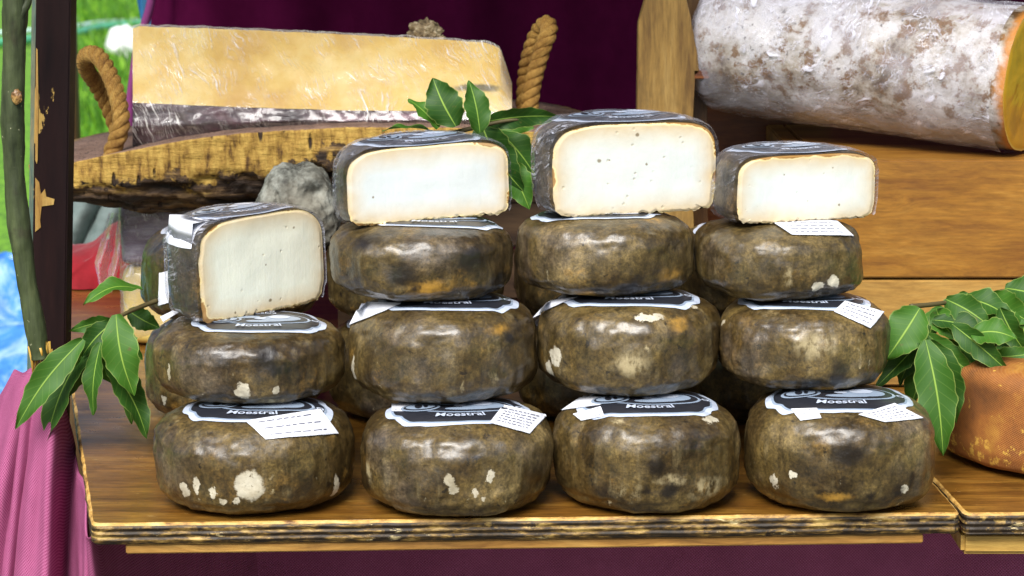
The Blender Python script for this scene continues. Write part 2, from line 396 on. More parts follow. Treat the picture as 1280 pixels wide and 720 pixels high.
c = m.ramp(m.math('ADD', m.math('MULTIPLY', lay, .012), m.math('ADD', m.math('MULTIPLY', m.smooth(g1, .25, .75), .6), m.math('MULTIPLY', n2, .35))), [(.30, (.014, .009, .005)), (.46, (.06, .035, .010)), (.58, (.20, .115, .025)), (.75, (.50, .34, .10))])
w2 = m.noise(1, 6, .75, m.map(scale=(30, 30, 120), loc=(3, 1, 2)))
c = m.mix(m.smooth(m.noise(38, 6, .7), .52, .60), c, (.022, .013, .006))
c = m.mix(m.smooth(w2, .60, .66), c, (.62, .50, .25))
board_edge = m.set(color=c, rough=.6, normal=m.bump(m.math('ADD', g1, lay), .5, .0012))
m = M('board_worn')
n2 = m.noise(1, 6, .7, m.map(scale=(40, 40, 120))); board_worn = m.set(color=m.ramp(n2, [(.36, (.12, .05, .012)), (.5, (.52, .30, .07)), (.7, (.72, .52, .22))]), rough=.6, normal=m.bump(n2, .4, .001))
def board(name, poly, thick, round_first=True):
    # poly: plan corners counter clockwise starting front left
    pts = []
    P = [Vector((p[0], p[1])) for p in poly]
    n = len(P)
    for i in range(n):
        a, b, c_ = P[i-1], P[i], P[(i+1) % n]; r = .008
        d1 = (a-b).normalized(); d2 = (c_-b).normalized()
        A = b+d1*r; B = b+d2*r
        for k in range(5):
            t = k/4; pts.append((A*(1-t)**2+b*2*t*(1-t)+B*t*t))
    # resample long edges
    res = []
    for i in range(len(pts)):
        a, b = pts[i], pts[(i+1) % len(pts)]; k = max(1, int((b-a).length/.008))
        for q in range(k): res.append(a.lerp(b, q/k))
    n = len(res); cen = sum(res, Vector((0, 0)))/n
    rings = [(.0022, 0), (.0008, -.0006), (0, -.0020), (0, -thick/2), (.0003, -thick+.0015), (.002, -thick)]
    vs = []; 
    for ins, z in rings:
        for i, p in enumerate(res):
            t = (res[(i+1) % n]-res[i-1]).normalized(); nn = Vector((-t.y, t.x))
            wob = .0010*fbm(V(p.x*50, p.y*50, z*60), 3) if ins < .002 or z < -.001 else .0007*fbm(V(p.x*60, p.y*60, 4), 3)
            q = p+nn*(ins+wob); vs.append((q.x, q.y, z+(.0003*fbm(V(q.x*50, q.y*50, 2), 2))))
    fs = [tuple(list(f)[::-1]) for f in grid_faces(n, len(rings), wrap=True)]
    mi = [2]*n + [2]*n + [1]*n*3
    fs.append(tuple(range(n))); mi.append(0)
    fs.append(tuple(range(len(rings)*n-1, (len(rings)-1)*n-1, -1))); mi.append(1)
    return mesh_obj(name, vs, fs, [board_top, board_edge, board_worn], smooth=False, midx=mi)
FL = atz(114, 655); FR = atz(1202, 641); ML = atz(95, 525); MR = atz(1167, 600)
ld = (ML-FL)/(ML.y-FL.y); rd = V(-.06, 1, 0)
BL = FL+ld*(1.05-FL.y); BR = FR+rd*(1.05-FR.y)
b1 = board('display_board', [FL, FR, BR, BL], .0165)
tag(b1, 'long varnished plywood board with chipped edge carrying the dark cheese stacks', 'board')
batm = wood_mat('batten_wood', ((.16, .07, .012), (.30, .15, .03), (.48, .28, .07)), (4, 60, 60))
def box(name, x0, x1, y0, y1, z0, z1, mat, parent=None, bev=.002, wob=0):
    bm = bmesh.new(); bmesh.ops.create_cube(bm, size=1)
    for v in bm.verts: v.co = V((x0+x1)/2+v.co.x*(x1-x0), (y0+y1)/2+v.co.y*(y1-y0), (z0+z1)/2+v.co.z*(z1-z0))
    if bev: bmesh.ops.bevel(bm, geom=bm.edges[:], offset=bev, segments=2, affect='EDGES')
    return bm_obj(name, bm, mat, parent, smooth=False)
fy = FL.y
bt = box('batten', aty(150, 684, fy+.02).x, aty(1147, 684, fy+.02).x, fy+.018, fy+.06, -.0245, -.0172, batm, b1, .001); bt.rotation_euler[2] = math.atan2(FR.y-FL.y, FR.x-FL.x)
FL2 = atz(1206, 640); GAP = FL2
rdd = rd
b2 = board('side_board', [FL2, V(.75, FL2.y+.015, 0), V(.75, 1.05, 0), FL2+rdd*(1.05-FL2.y)], .0175)
tag(b2, 'worn wooden board at the right carrying the orange cheese wheel', 'board')
b2.location.z = -.001
bb = box('batten', aty(1210, 680, fy+.02).x, .70, FL2.y+.012, FL2.y+.07, -.036, -.0185, wood_mat('pale_batten', ((.36, .20, .04), (.55, .34, .08), (.72, .52, .18)), (4, 60, 60)), b2, .003)
# trestle frame carrying boards (hidden by the cloth)
tr = tag(empty('trestle', (0, .80, GZ)), 'wooden trestle frame under the boards hidden by the purple cloth', 'trestle')
tm = wood_mat('trestle_wood', ((.08, .04, .015), (.14, .08, .03), (.2, .12, .05)), (40, 40, 3))
for x in (-.24, .66):
    for y in (-.25, .45): box('leg', x-.02, x+.02, y-.02, y+.02, 0, -GZ-.06, tm, tr)
box('rail', -.26, .68, -.27, -.23, -GZ-.06, -GZ-.037, tm, tr); box('rail', -.26, .68, .43, .47, -GZ-.06, -GZ-.037, tm, tr)

# ------------------------------------------------------------------ wheels
def wheel_mesh(R, hh, seed, n=3.4, nu=168, nv=84, amp=1.0, nb=None, plump=0.0):
    vs = []
    for j in range(nv):
        t = -math.pi/2+math.pi*j/(nv-1)
        ct, s = max(0, math.cos(t)), math.sin(t)
        nn = n if s > 0 else (nb or n*1.1)
        r0 = R*ct**(2/nn); z0 = hh*math.copysign(abs(s)**(2/nn), s)
        for i in range(nu):
            th = 2*math.pi*i/nu
            d = V(math.cos(th), math.sin(th), 0)
            side = ct**.5
            q = 1+amp*(.014*noise.noise(d*1.1+V(seed, 0, 0))+.010*noise.noise(d*2.6+V(0, seed, z0*14)))
            r = r0*q
            p = d*r+V(0, 0, z0)
            b = amp*(.0022*fbm(p*26+V(seed, seed, 0), 4)+.0006*fbm(p*110+V(seed, 0, 3), 3))
            pl = amp*side*sstep(-1.1, -.1, -z0/hh)*.0006*noise.noise(V(d.x*13, d.y*13, seed+z0*9))
            out = (V(d.x*(r0/R)**3, d.y*(r0/R)**3, z0/hh*(1 if abs(z0) > hh*.6 else .5))).normalized()
            # bottom crease
            cr = -amp*.0010*math.exp(-((z0/hh+.72+.05*noise.noise(d*3+V(seed, 1, 1)))/.07)**2)*side
            p += out*(b*lerp(.12, 1, sstep(.62, .97, r0/R)))+d*(pl+cr)
            p.z -= .0012*(1-(r0/R)) if s > 0 else -.0012*(1-(r0/R))
            vs.append(p)
    fs = grid_faces(nu, nv, wrap=True)
    return vs, fs
LB_W = simple('label_white', (.55, .62, .76), .35, coat=.5); LB_K = simple('label_black', (.018, .020, .028), .35, coat=.3, coatr=.3); LB_B = simple('label_blue', (.30, .38, .50), .35, coat=.5)
m = M('paper'); q = m.noise(120, 3); PAPER = m.set(color=m.mix(m.smooth(q, .3, .8), (.78, .80, .86), (.68, .71, .80)), rough=.55)
INK = simple('ink', (.10, .10, .15), .6)
def outline(th):       # ornate plaque outline, unit radius
    a = th % math.pi; a = min(a, math.pi-a)     # 0 at sides, pi/2 at top/bottom
    r = 1.0/((abs(math.cos(th))**2.3+abs(math.sin(th)/.74)**2.3)**(1/2.3))
    r *= 1+.045*math.exp(-((a-.66)/.10)**2)-.045*math.exp(-((a-.36)/.10)**2)
    return r
def text_tris(s, size, off=.0):
    cu = bpy.data.curves.new('t', 'FONT'); cu.body = s; cu.size = size; cu.align_x = 'CENTER'; cu.align_y = 'CENTER'; cu.offset = off; cu.resolution_u = 3
    o = bpy.data.objects.new('t', cu); C.objects.link(o)
    me = bpy.data.meshes.new_from_object(o)
    v = [tuple(x.co) for x in me.vertices]; f = [tuple(p.vertices) for p in me.polygons]
    bpy.data.objects.remove(o); bpy.data.curves.remove(cu); bpy.data.meshes.remove(me)
    return v, f
TXT = {}
def label_2d():
    """2D pieces: (verts2d, faces, mat, layer)"""
    pcs = []
    def star(fun, cx, cy, mat, layer, nr=14, nt=144, r0=0.0):
        vs = []; fs = []
        for k in range(nr):
            s = lerp(r0, 1, k/(nr-1))
            for i in range(nt):
                th = 2*math.pi*i/nt; r = fun(th)*s; vs.append((cx+r*math.cos(th), cy+r*math.sin(th)))
        pcs.append((vs, grid_faces(nt, nr, wrap=True), mat, layer))
    ell = lambda a, b: (lambda th: a*b/math.sqrt((b*math.cos(th))**2+(a*math.sin(th))**2))
    star(lambda th: outline(th), 0, 0, 0, 0)
    star(lambda th: outline(th)*.925-.008, 0, 0, 2, 1)
    star(lambda th: outline(th)*.895-.008, 0, 0, 1, 2)
    star(ell(.68, .36), .08, .02, 2, 3); star(ell(.64, .32), .08, .02, 1, 4); 
    star(ell(.30, .20), .32, .02, 2, 5, 8, 64); star(ell(.16, .13), .30, .10, 0, 6, 6, 40)
    star(ell(.09, .07), .02, .02, 0, 6, 5, 32); star(ell(.20, .09), -.18, .14, 2, 5, 6, 40); star(ell(.30, .08), .10, -.16, 2, 5, 6, 48)
    star(ell(.27, .20), -.52, -.02, 2, 5); star(ell(.23, .16), -.52, -.02, 1, 6, 6, 64); star(ell(.20, .13), -.52, -.02, 2, 7, 6, 64); star(ell(.05, .10), -.55, -.02, 1, 8, 4, 24); star(ell(.03, .08), -.45, -.02, 1, 8, 4, 24)
    def txt(s, size, rad, cy, up, mat, layer, off=.006):
        v, f = text_tris(s, size, off); o = []
        for (x, y, _) in v:
            if up: a = x/rad; r = rad+y; o.append((r*math.sin(a), cy+r*math.cos(a)-rad))
            else: a = x/rad; r = rad-y; o.append((r*math.sin(a), cy-r*math.cos(a)+rad))
        pcs.append((o, f, mat, layer))
    txt('Queso', .17, 1.4, .53, True, 0, 7, .002); txt('de Cabra', .14, 1.4, .38, True, 0, 7, .002)
    txt('Moestral', .19, 1.5, -.475, False, 0, 7, .003)
    txt('D.O.', .13, 9, .10, True, 0, 3)
    pcs[-1] = ([(x+.78, y-.05) for x, y in pcs[-1][0]], pcs[-1][1], 0, 3)
    return pcs
LP = label_2d()
def make_label(parent, bvh, cx, cy, rad, rotz=0, cut=None, zt=.2, up=V(0, 0, 1)):
    vs = []; fs = []; mi = []; c, s = math.cos(rotz), math.sin(rotz)
    bm = bmesh.new()
    for (pv, pf, mt, layer) in LP:
        vv = []
        for (x, y) in pv:
            X = cx+rad*(x*c-y*s); Y = cy+rad*(x*s+y*c)
            h = bvh.ray_cast(V(X, Y, zt), V(0, 0, -1))
            z = h[0].z if h[0] else -9
            vv.append((X, Y, z, layer))
        bvs = [bm.verts.new((a, b, z+.0006+.00022*l)) for a, b, z, l in vv]
        for f in pf:
            if any(vv[k][2] < -5 for k in f): continue
            try: fc = bm.faces.new([bvs[k] for k in f]); fc.material_index = mt
            except ValueError: pass
    loose = [v for v in bm.verts if not v.link_faces]; bmesh.ops.delete(bm, geom=loose, context='VERTS')
    if cut is not None:
        bmesh.ops.bisect_plane(bm, geom=bm.verts[:]+bm.edges[:]+bm.faces[:], plane_co=(0, cut, 0), plane_no=(0, -1, 0), clear_outer=True)
    return bm_obj('label', bm, [LB_W, LB_K, LB_B], parent, smooth=False)
def make_paper(parent, bvh, loc, quad, ztop, lines=4, text=None, name='paper_label'):
    """quad of photo points TL,TR,BR,BL laid on the cheese"""
    nu, nv = 22, 14; P = []
    q = [Vector(a) for a in quad]
    inv = Vector(loc)
    def hit(u, v):
        p2 = q[0].lerp(q[1], u).lerp(q[3].lerp(q[2], u), v)
        d = ray(p2.x, p2.y); h = bvh.ray_cast(CAM-inv, d)
        if h[0]: return h[0]+h[1]*.0011+V(0, 0, .0004)
        return atz(p2.x, p2.y, inv.z+ztop*.93)-inv
    for j in range(nv):
        for i in range(nu): P.append(hit(i/(nu-1), j/(nv-1)))
    # relax so the sheet stays smooth like paper
    for _ in range(3):
        Q = [p.copy() for p in P]
        for j in range(nv):
            for i in range(nu):
                nb_ = [Q[jj*nu+ii] for ii, jj in ((i-1, j), (i+1, j), (i, j-1), (i, j+1)) if 0 <= ii < nu and 0 <= jj < nv]
                if len(nb_) == 4: P[j*nu+i] = Q[j*nu+i].lerp(sum(nb_, V(0, 0, 0))/4, .6)
    f0 = grid_faces(nu, nv); f0 = [tuple(list(f)[::-1]) for f in f0]
    vs = list(P); fs = list(f0); mi = [0]*len(f0)
    n0 = len(vs); vs += [p-V(0, 0, .0003) for p in P]; fs += [tuple(n0+k for k in f[::-1]) for f in f0]; mi += [0]*len(f0)
    def surf(u, v, o=.0004):
        u = min(.999, max(0, u)); v = min(.999, max(0, v)); a = u*(nu-1); b = v*(nv-1); i, j = int(a), int(b); fu, fv = a-i, b-j
        p = P[j*nu+i].lerp(P[j*nu+i+1], fu).lerp(P[(j+1)*nu+i].lerp(P[(j+1)*nu+i+1], fu), fv)
        return p+V(0, -.3, 1).normalized()*o
    rr = random.Random(int(quad[0][0]))
    for k in range(lines):
        v = .18+.64*k/max(1, lines-1); u = .12
        while u < .85:
            L = .03+.10*rr.random(); u1 = min(.88, u+L); hv = .017
            k0 = len(vs); vs += [surf(u, v-hv), surf(u1, v-hv), surf(u1, v+hv), surf(u, v+hv)]; fs.append((k0, k0+3, k0+2, k0+1)); mi.append(1)
            u = u1+.02+.02*rr.random()
    if text:
        tv, tf = text_tris(text, .36, .008); xs = [a[0] for a in tv]; wd = max(xs)-min(xs)
        k0 = len(vs); vs += [surf(.5+a/wd*.8, .5-b*1.25) for a, b, _ in tv]; fs += [tuple(k0+k for k in f) for f in tf]; mi += [1]*len(tf)
    return mesh_obj(name, vs, fs, [PAPER, INK], parent, smooth=True, midx=mi)

# photo measurements: centre x, width, visible bottom y, spots
ROW0Y = None
def px_scale(Y): return F/((Y-YC)*math.cos(PITCH))   # px per metre near the picture's centre
WH = []
def build_wheel(cx, wpx, yc, z0, h, seed, label, group, lab=None, papers=(), spots=(), bright=1.0, gold=.35, n=3.3, nbot=4.2, chips=None, tilt=(0, 0)):
    S = px_scale(yc); R = wpx/2/S
    x = (cx-640)*((yc-YC)*math.cos(PITCH)+0.0)/F
    depth = (V(0, yc, z0+h/2)-CAM).dot(FW); x = (cx-640)*depth/F; R = wpx/2*depth/F*.985
    loc = V(x, yc, z0+h/2)
    root = empty('whole_cheese', (x, yc, z0)); tag(root, label, 'cheese', group)
    vs, fs = wheel_mesh(R, h/2+.0008, seed, n, nb=nbot, amp=1.35)
    bvh = BVHTree.FromPolygons(vs, fs)
    sp = []
    for s in spots:
        px_, py_, r, k = s[0], s[1], s[2], s[-1]; rz = s[3] if len(s) == 5 else r
        hh_ = bvh.ray_cast(CAM-loc, ray(px_, py_))
        if hh_[0]: sp.append((hh_[0], r/S*(1.3 if k == 'w' else 1), rz/S*(1.3 if k == 'w' else 1), k))
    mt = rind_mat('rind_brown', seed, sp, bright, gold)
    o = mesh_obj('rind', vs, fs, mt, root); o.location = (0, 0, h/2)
    if lab:
        l = make_label(o, bvh, lab[0]*R, (lab[1]-(.13, .07, -.02)[min(2, int(z0/.07))])*R, lab[2]*.95*R, R_(lab[3]))
    for pa in papers: make_paper(o, bvh, loc, pa[0], h/2, *pa[1:])
    WH.append((root, loc, R, h)); return loc, R
G1 = 'whole dark brown cheese wheels stacked in the front row'
cols = [
 dict(px=[(319, 248, 642), (312, 241, 507)], top=401),
 dict(px=[(571.5, 243, 645), (554, 234, 508), (527, 232, 379)], top=281),
 dict(px=[(809.5, 235, 640), (785, 230, 498), (756, 220, 373)], top=271),
 dict(px=[(1048.5, 237, 640), (1003, 214, 490), (972.5, 211, 377)], top=281)]
info = {
 (0, 0): dict(label='bottom wheel of the leftmost stack, large white chip and wide white paper', lab=(.05, .02, .80, -3), papers=[([(307, 528), (400, 513), (422, 543), (332, 550)], 3)],
   spots=[(312, 607, 13, 15, 'w'), (231, 613, 5, 8, 'w'), (245, 608, 4, 9, 'w'), (266, 616, 4.5, 7, 'w'), (421, 611, 5, 13, 'w'), (297, 627, 4, 'w'), (279, 628, 3, 'w'), (340, 612, 2, 16, 't')], bright=1.15),
 (0, 1): dict(label='brown wheel right under the leftmost cut half cheese, with pale vertical streaks', lab=(.12, -.05, .74, 5), papers=[([(200, 396), (216, 388), (224, 390), (204, 402)], 0)],
   spots=[(304, 489, 7, 9, 'w'), (345, 488, 3.5, 'w'), (211, 466, 3, 8, 'w'), (343, 462, 9, 'd'), (332, 445, 16, 26, 'd'), (340, 502, 12, 4, 't'), (190, 455, 3, 12, 'w')], bright=1.1),
 (1, 0): dict(label='bottom wheel of the second stack, white chip, paper flap sticking out at right', lab=(.02, .0, .80, 4), papers=[([(629, 508), (683, 520), (661, 543), (612, 530)], 6), ([(490, 507), (521, 507), (520, 516), (490, 516)], 2)],
   spots=[(561, 600, 5, 6, 'w'), (568, 611, 5, 6, 'w'), (612, 595, 3.5, 7, 'w'), (593, 617, 3, 'w'), (604, 624, 2.5, 'w'), (461, 590, 9, 14, 't')], bright=1.05),
 (1, 1): dict(label='second wheel up in the second stack, white paper curling over its left shoulder', lab=(.06, .0, .80, 0), papers=[([(452, 379), (502, 381), (484, 389), (438, 407)], 0)],
   spots=[(441, 461, 5, 14, 'w'), (616, 474, 5, 8, 't'), (625, 412, 16, 6, 'g'), (578, 487, 3, 10, 't'), (638, 424, 10, 'd')]),
 (1, 2): dict(label='third wheel up in the second stack, black mottled with golden mould along its lower edge', lab=(.15, .0, .78, 0), spots=[(545, 362, 36, 10, 'g'), (500, 345, 20, 14, 'd'), (590, 325, 24, 14, 'd'), (455, 300, 18, 16, 'd'), (520, 362, 6, 'd'), (585, 358, 8, 'g')], bright=.85, gold=.5),
 (2, 0): dict(label='bottom wheel of the third stack, small tilted paper square left of its label', lab=(-.02, .0, .80, 2), papers=[([(728, 497), (768, 499), (750, 508), (703, 514)], 0), ([(717, 519), (751, 510), (756, 522), (727, 527)], 2)],
   spots=[(840, 600, 20, 7, 't'), (838, 613, 12, 8, 'd'), (810, 614, 7, 'd'), (885, 610, 26, 14, 't'), (785, 617, 16, 12, 't'), (890, 524, 10, 3, 'w'), (770, 526, 10, 3, 't'), (820, 585, 16, 12, 'd')], bright=1.05, gold=.4),
 (2, 1): dict(label='second wheel up in the third stack with two pale chips at its left side', lab=(.0, .0, .82, -2), papers=[([(683, 378), (723, 373), (706, 379), (666, 397)], 0)],
   spots=[(694, 446, 9, 9, 'w'), (687, 462, 6, 9, 'w'), (810, 437, 4, 't'), (850, 405, 16, 7, 'g'), (812, 397, 15, 2.5, 'w'), (868, 384, 5, 2, 'w'), (790, 455, 22, 16, 't')], gold=.45),
 (2, 2): dict(label='third wheel up in the third stack, small dated tag under the tallest half', lab=(-.1, .0, .8, 0), papers=[([(704, 266), (760, 264), (756, 268), (708, 270)], 0), ([(756, 263), (797, 262), (798, 269), (758, 270)], 0, '22-03-14')],
   spots=[(730, 368, 14, 9, 'g'), (838, 345, 18, 14, 'g'), (815, 275, 14, 6, 'g'), (790, 360, 16, 'd')], bright=.95, gold=.5),
 (3, 0): dict(label='bottom wheel of the rightmost stack, torn label, black spots at its lower right', lab=(-.03, .0, .82, -4), papers=[([(1073, 520), (1118, 506), (1153, 524), (1106, 529)], 5), ([(989, 513), (1021, 512), (1027, 524), (1001, 527)], 3)],
   spots=[(967, 601, 6, 'w'), (991, 593, 4, 'w'), (1131, 611, 5, 'w'), (1140, 598, 6, 14, 'd'), (1122, 618, 8, 14, 'd'), (1068, 620, 5, 'd'), (1089, 621, 7, 'd'), (1060, 570, 26, 16, 'd'), (1045, 622, 22, 5, 'g'), (984, 521, 5, 3, 't')], bright=1.1),
 (3, 1): dict(label='second wheel up in the rightmost stack, paper over its right shoulder, black stains', lab=(.0, .0, .82, -5), papers=[([(1056, 378), (1104, 391), (1087, 411), (1042, 391)], 4)],
   spots=[(903, 403, 3.5, 'w'), (1048, 472, 14, 24, 'd'), (1018, 482, 18, 10, 'd'), (1074, 450, 2, 34, 't'), (1030, 487, 14, 6, 'g'), (1020, 432, 26, 16, 't')], bright=1.15),
 (3, 2): dict(label='topmost whole wheel of the rightmost stack, very dark with a blank white paper on top', lab=None, papers=[([(962, 277), (1045, 277), (1066, 296), (990, 295)], 4)],
   spots=[(1022, 358, 6, 5, 'w'), (1008, 290, 8, 3, 'g'), (1042, 352, 7, 'w'), (985, 350, 5, 14, 't')], bright=.8, gold=.2),
}
TOPZ = []
SET = [0, .046, .068, .070]
for ci, col in enumerate(cols):
    z0 = 0; yc = None; P = col['px']
    for ri, (cx, wp, yb) in enumerate(P):
        Rg = wp/2/1560
        if ri == 0: yc = atz(cx, yb).y+Rg*.90-.026; 
        ynext = P[ri+1][2] if ri+1 < len(P) else col['top']
        rn = (P[ri+1][1] if ri+1 < len(P) else 200)/2/1560
        z1 = aty(cx, ynext, yc+SET[ri+1]-rn*(.80 if ri+1 < len(P) else .50)).z-(.002 if ri+1 < len(P) else 0)
        d = dict(info[(ci, ri)]); 
        loc, R = build_wheel(cx, wp, yc+SET[ri], z0, z1-z0, 10+ci*7+ri*3.3, d.pop('label'), G1, **d)
        print('WHEEL', ci, ri, 'yc %.3f z0 %.3f h %.3f R %.3f' % (yc, z0, z1-z0, R))
        z0 = z1
    TOPZ.append((z0, yc+SET[len(P)]))
# back row
G2 = 'dark cheese wheels stacked behind the front row'
back = [(289, 226, 'bottom wheel behind the leftmost stack, pale chip at its left', 'upper wheel behind the leftmost stack, white paper at its shoulder'),
        (520, 226, 'bottom wheel in the dark gap behind the second front stack', 'upper wheel in the dark gap between the first and second front stacks'),
        (752, 222, 'bottom wheel in the dark gap behind the third front stack', 'upper wheel in the dark gap behind the third front stack'),
        (945, 214, 'bottom wheel in the dark gap behind the rightmost front stack', 'upper wheel in the dark gap behind the rightmost front stack')]
YB = .195
for i, (cx, wp, l0, l1) in enumerate(back):
    sp = [(196, 520, 5, 16, 'w'), (205, 500, 4, 'w')] if i == 0 else []
    build_wheel(cx+(6 if i == 0 else 0), wp, YB+(0 if i else -.0), 0, .086, 60+i*3, l0, G2, lab=(0, 0, .8, 0), spots=sp, bright=1.2 if i == 0 else .9)
    pp = [([(200, 342), (214, 338), (212, 378), (199, 382)], 0)] if i == 0 else []
    build_wheel(cx, wp, YB, .086, .080, 75+i*3, l1, G2, lab=(0, 0, .8, 3*i), papers=pp, bright=.7, gold=.5)  # darker back rinds deepen the gaps: shade put into the colour

# ------------------------------------------------------------------ cut half cheeses
def cheese_mat(name, seed, inner=(.80, .76, .62), rim=(.62, .47, .26), width=.012, specks=True, pts=()):
    m = M(name)
    a = m.n('ShaderNodeAttribute', attribute_name='rim').outputs['Fac']
    co = m.map(loc=(seed, seed*2, 0))
    nz = m.noise(45, 5, .6, co); n2 = m.noise(140, 5, .65, co)
    d = m.math('ADD', a, m.math('ADD', m.math('MULTIPLY', m.math('SUBTRACT', nz, .5), .008), m.math('MULTIPLY', m.math('SUBTRACT', m.noise(13, 4, .6, co), .5), .016)))
    c = m.ramp(m.math('DIVIDE', d, width*2.1), [(.0, (.34, .18, .05)), (.03, (.80, .66, .34)), (.09, tuple(lerp(rim[k], inner[k], .15) for k in range(3))), (.45, tuple(lerp(rim[k], inner[k], .65) for k in range(3))), (.85, inner)])
    c = m.mix(.12, c, m.ramp(n2, [(.3, .3), (.7, .75)]), 'OVERLAY')
    v = m.n('ShaderNodeTexVoronoi', {'Vector': co, 'Scale': 95.0, 'Randomness': 1.0}); dd = v.outputs['Distance']; cc = m.sep(v.outputs['Color'])[0]
    sp = m.math('MULTIPLY', m.smooth(dd, .10, .05), m.smooth(cc, .965, .975))
    c = m.mix(m.math('MULTIPLY', sp, .7), c, (.20, .13, .05))
    hole = None
    for (px_, pz_, r) in pts:
        dk = m.vmath('LENGTH', m.vmath('MULTIPLY', m.vmath('SUBTRACT', m.vmath('ADD', m.obj, m.vmath('MULTIPLY', m.vmath('SUBTRACT', m.noise(300, 3, .6, out='Color'), (.5, .5, .5)), (.002, .002, .002))), (px_, 0, pz_)), (1, 0, 1)))
        r = r*.75; f = m.smooth(dk, r, r*.4); c = m.mix(m.math('MULTIPLY', f, .8), c, (.14, .09, .03))
    mott = m.noise(12, 4, .6, m.map(co, loc=(2, 2, 2)))
    c = m.mix(m.math('MULTIPLY', m.smooth(mott, .4, .75), .15), c, (.70, .66, .50))
    v2 = m.n('ShaderNodeTexVoronoi', {'Vector': co, 'Scale': 240.0}); pt = m.math('MULTIPLY', m.smooth(v2.outputs['Distance'], .35, .15), m.smooth(m.sep(v2.outputs['Color'])[1], .97, .985))
    kn = m.noise(1, 5, .7, m.map(co, scale=(160, 10, 9), rot=(0, .12, 0)))
    c = m.mix(m.math('MULTIPLY', pt, .35), c, (.5, .42, .25))
    h = m.math('ADD', m.math('MULTIPLY', nz, .6), m.math('ADD', m.math('MULTIPLY', n2, .6), m.math('ADD', m.math('MULTIPLY', m.math('ADD', sp, pt), -1.2), m.math('MULTIPLY', kn, .5))))
    return m.set(color=c, rough=.42, normal=m.bump(h, .30, .0014), sss=.12, sssr=(.6, .5, .4), ssss=.004, spec=.35)
WRAP = wrap_mat('cling_film', rot=(.3, .2, .5), softk=.10, base=.01, amt=.95, tint=(.72, .74, .86))
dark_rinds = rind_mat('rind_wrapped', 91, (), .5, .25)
def half_cheese(cxp, Rp, ap, th, hpx, seed, col, label, n=4.2, roll=0.0, nod=0.0, pts=(), lab=(.05, .35, .78, 0), inner=(.80, .76, .62), paper=None, rimw=.012, yoff=0):
    z0, yc = TOPZ[col]; yc += yoff
    depth = (V(0, yc, z0+.04)-CAM).dot(FW); s = depth/F
    R = Rp*s; a = ap*s; h = hpx*s*1.0; x = (cxp-640)*s
    root = empty('half_cheese', (x, yc, z0+.0008), (R_(nod), R_(roll), R_(th))); tag(root, label, 'cheese', 'cut half cheeses on top of the stacks')
    vs, fs = wheel_mesh(R, h/2, seed, n, 200, 90, amp=.8, nb=8)
    bvh = BVHTree.FromPolygons(vs, fs)
    def cutbm(vs, fs, keep_edges=False):
        bm = bmesh.new(); bv = [bm.verts.new(v) for v in vs]
        for f in fs: bm.faces.new([bv[k] for k in f])
        bmesh.ops.remove_doubles(bm, verts=bm.verts[:], dist=1e-6)
        res = bmesh.ops.bisect_plane(bm, geom=bm.verts[:]+bm.edges[:]+bm.faces[:], plane_co=(0, -a, 0), plane_no=(0, -1, 0), clear_outer=True)
        cv = [g for g in res['geom_cut'] if isinstance(g, bmesh.types.BMVert)]
        return bm, cv
    bm, cv = cutbm(vs, fs)
    loop = [v.co.copy() for v in cv]; cz = 0
    loop.sort(key=lambda p: math.atan2(p.z-cz, p.x))
    cl_ = [loop[0]]
    for q in loop[1:]:
        if (q-cl_[-1]).length > .0005: cl_.append(q)
    loop = cl_
    loop = [(loop[i-1]+loop[i]*2+loop[(i+1) % len(loop)])/4 for i in range(len(loop))]
    o = bm_obj('rind', bm, dark_rinds, root); o.location = (0, 0, h/2)
    n_ = len(loop); rings = 34; fv = []; at = []
    for k in range(rings):
        s_ = (k/(rings-1))**.75
        for i, p in enumerate(loop):
            e = V(p.x, p.y, p.z)
            e.z += sstep(-.30, -.47, p.z/h)*(.0020*fbm(V(p.x*190, seed, 0), 2)-.0003)
            q = V(e.x*s_, -a-.0006, e.z*s_) if s_ > .93 else V(p.x*s_, -a-.0006, p.z*s_)
            q.y += .0010*fbm(V(q.x*22, q.z*22, seed), 2)*(1-s_**6)-.0003*(1-s_)
            if s_ > .97: q.y = -a+.0004
            fv.append(q)
    lp = [(p.x, p.z) for p in loop]
    for q in fv: at.append(min(math.hypot(q.x-l[0], q.z-l[1]) for l in lp[::2]))
    ff = grid_faces(n_, rings, wrap=True)
    # crust bead
    pts2 = [(px_*s, (pz_)*s, r*s) for px_, pz_, r in pts]
    co_ = mesh_obj('cut_face', fv, ff, cheese_mat('cheese_paste', seed, inner, pts=pts2, width=rimw), root, attr={'rim': at}); co_.location = (0, 0, h/2)
    if lab: 
        l = make_label(o, bvh, lab[0]*R, lab[1]*R, lab[2]*R, R_(lab[3]), cut=-a)
    # film
    wv, wf = wheel_mesh(R+.0022, h/2+.0016, seed, n, 200, 90, amp=.8, nb=8)
    wv2 = []
    for p in wv:
        d = p.normalized(); k = .0016*abs(noise.noise(V(p.x*60, p.y*60, p.z*150+seed)))+.0012*noise.noise(p*45+V(seed, 0, 0))
        wv2.append(p+d*k)
    bm, _ = cutbm(wv2, wf)
    # open the film underneath
    dl = [f for f in bm.faces if f.calc_center_median().z < -h*.46]; bmesh.ops.delete(bm, geom=dl, context='FACES')
    wo = bm_obj('plastic_film', bm, WRAP, root); wo.location = (0, 0, h/2)
    if paper:
        make_paper_local(o, bvh, paper, h/2)
    return root
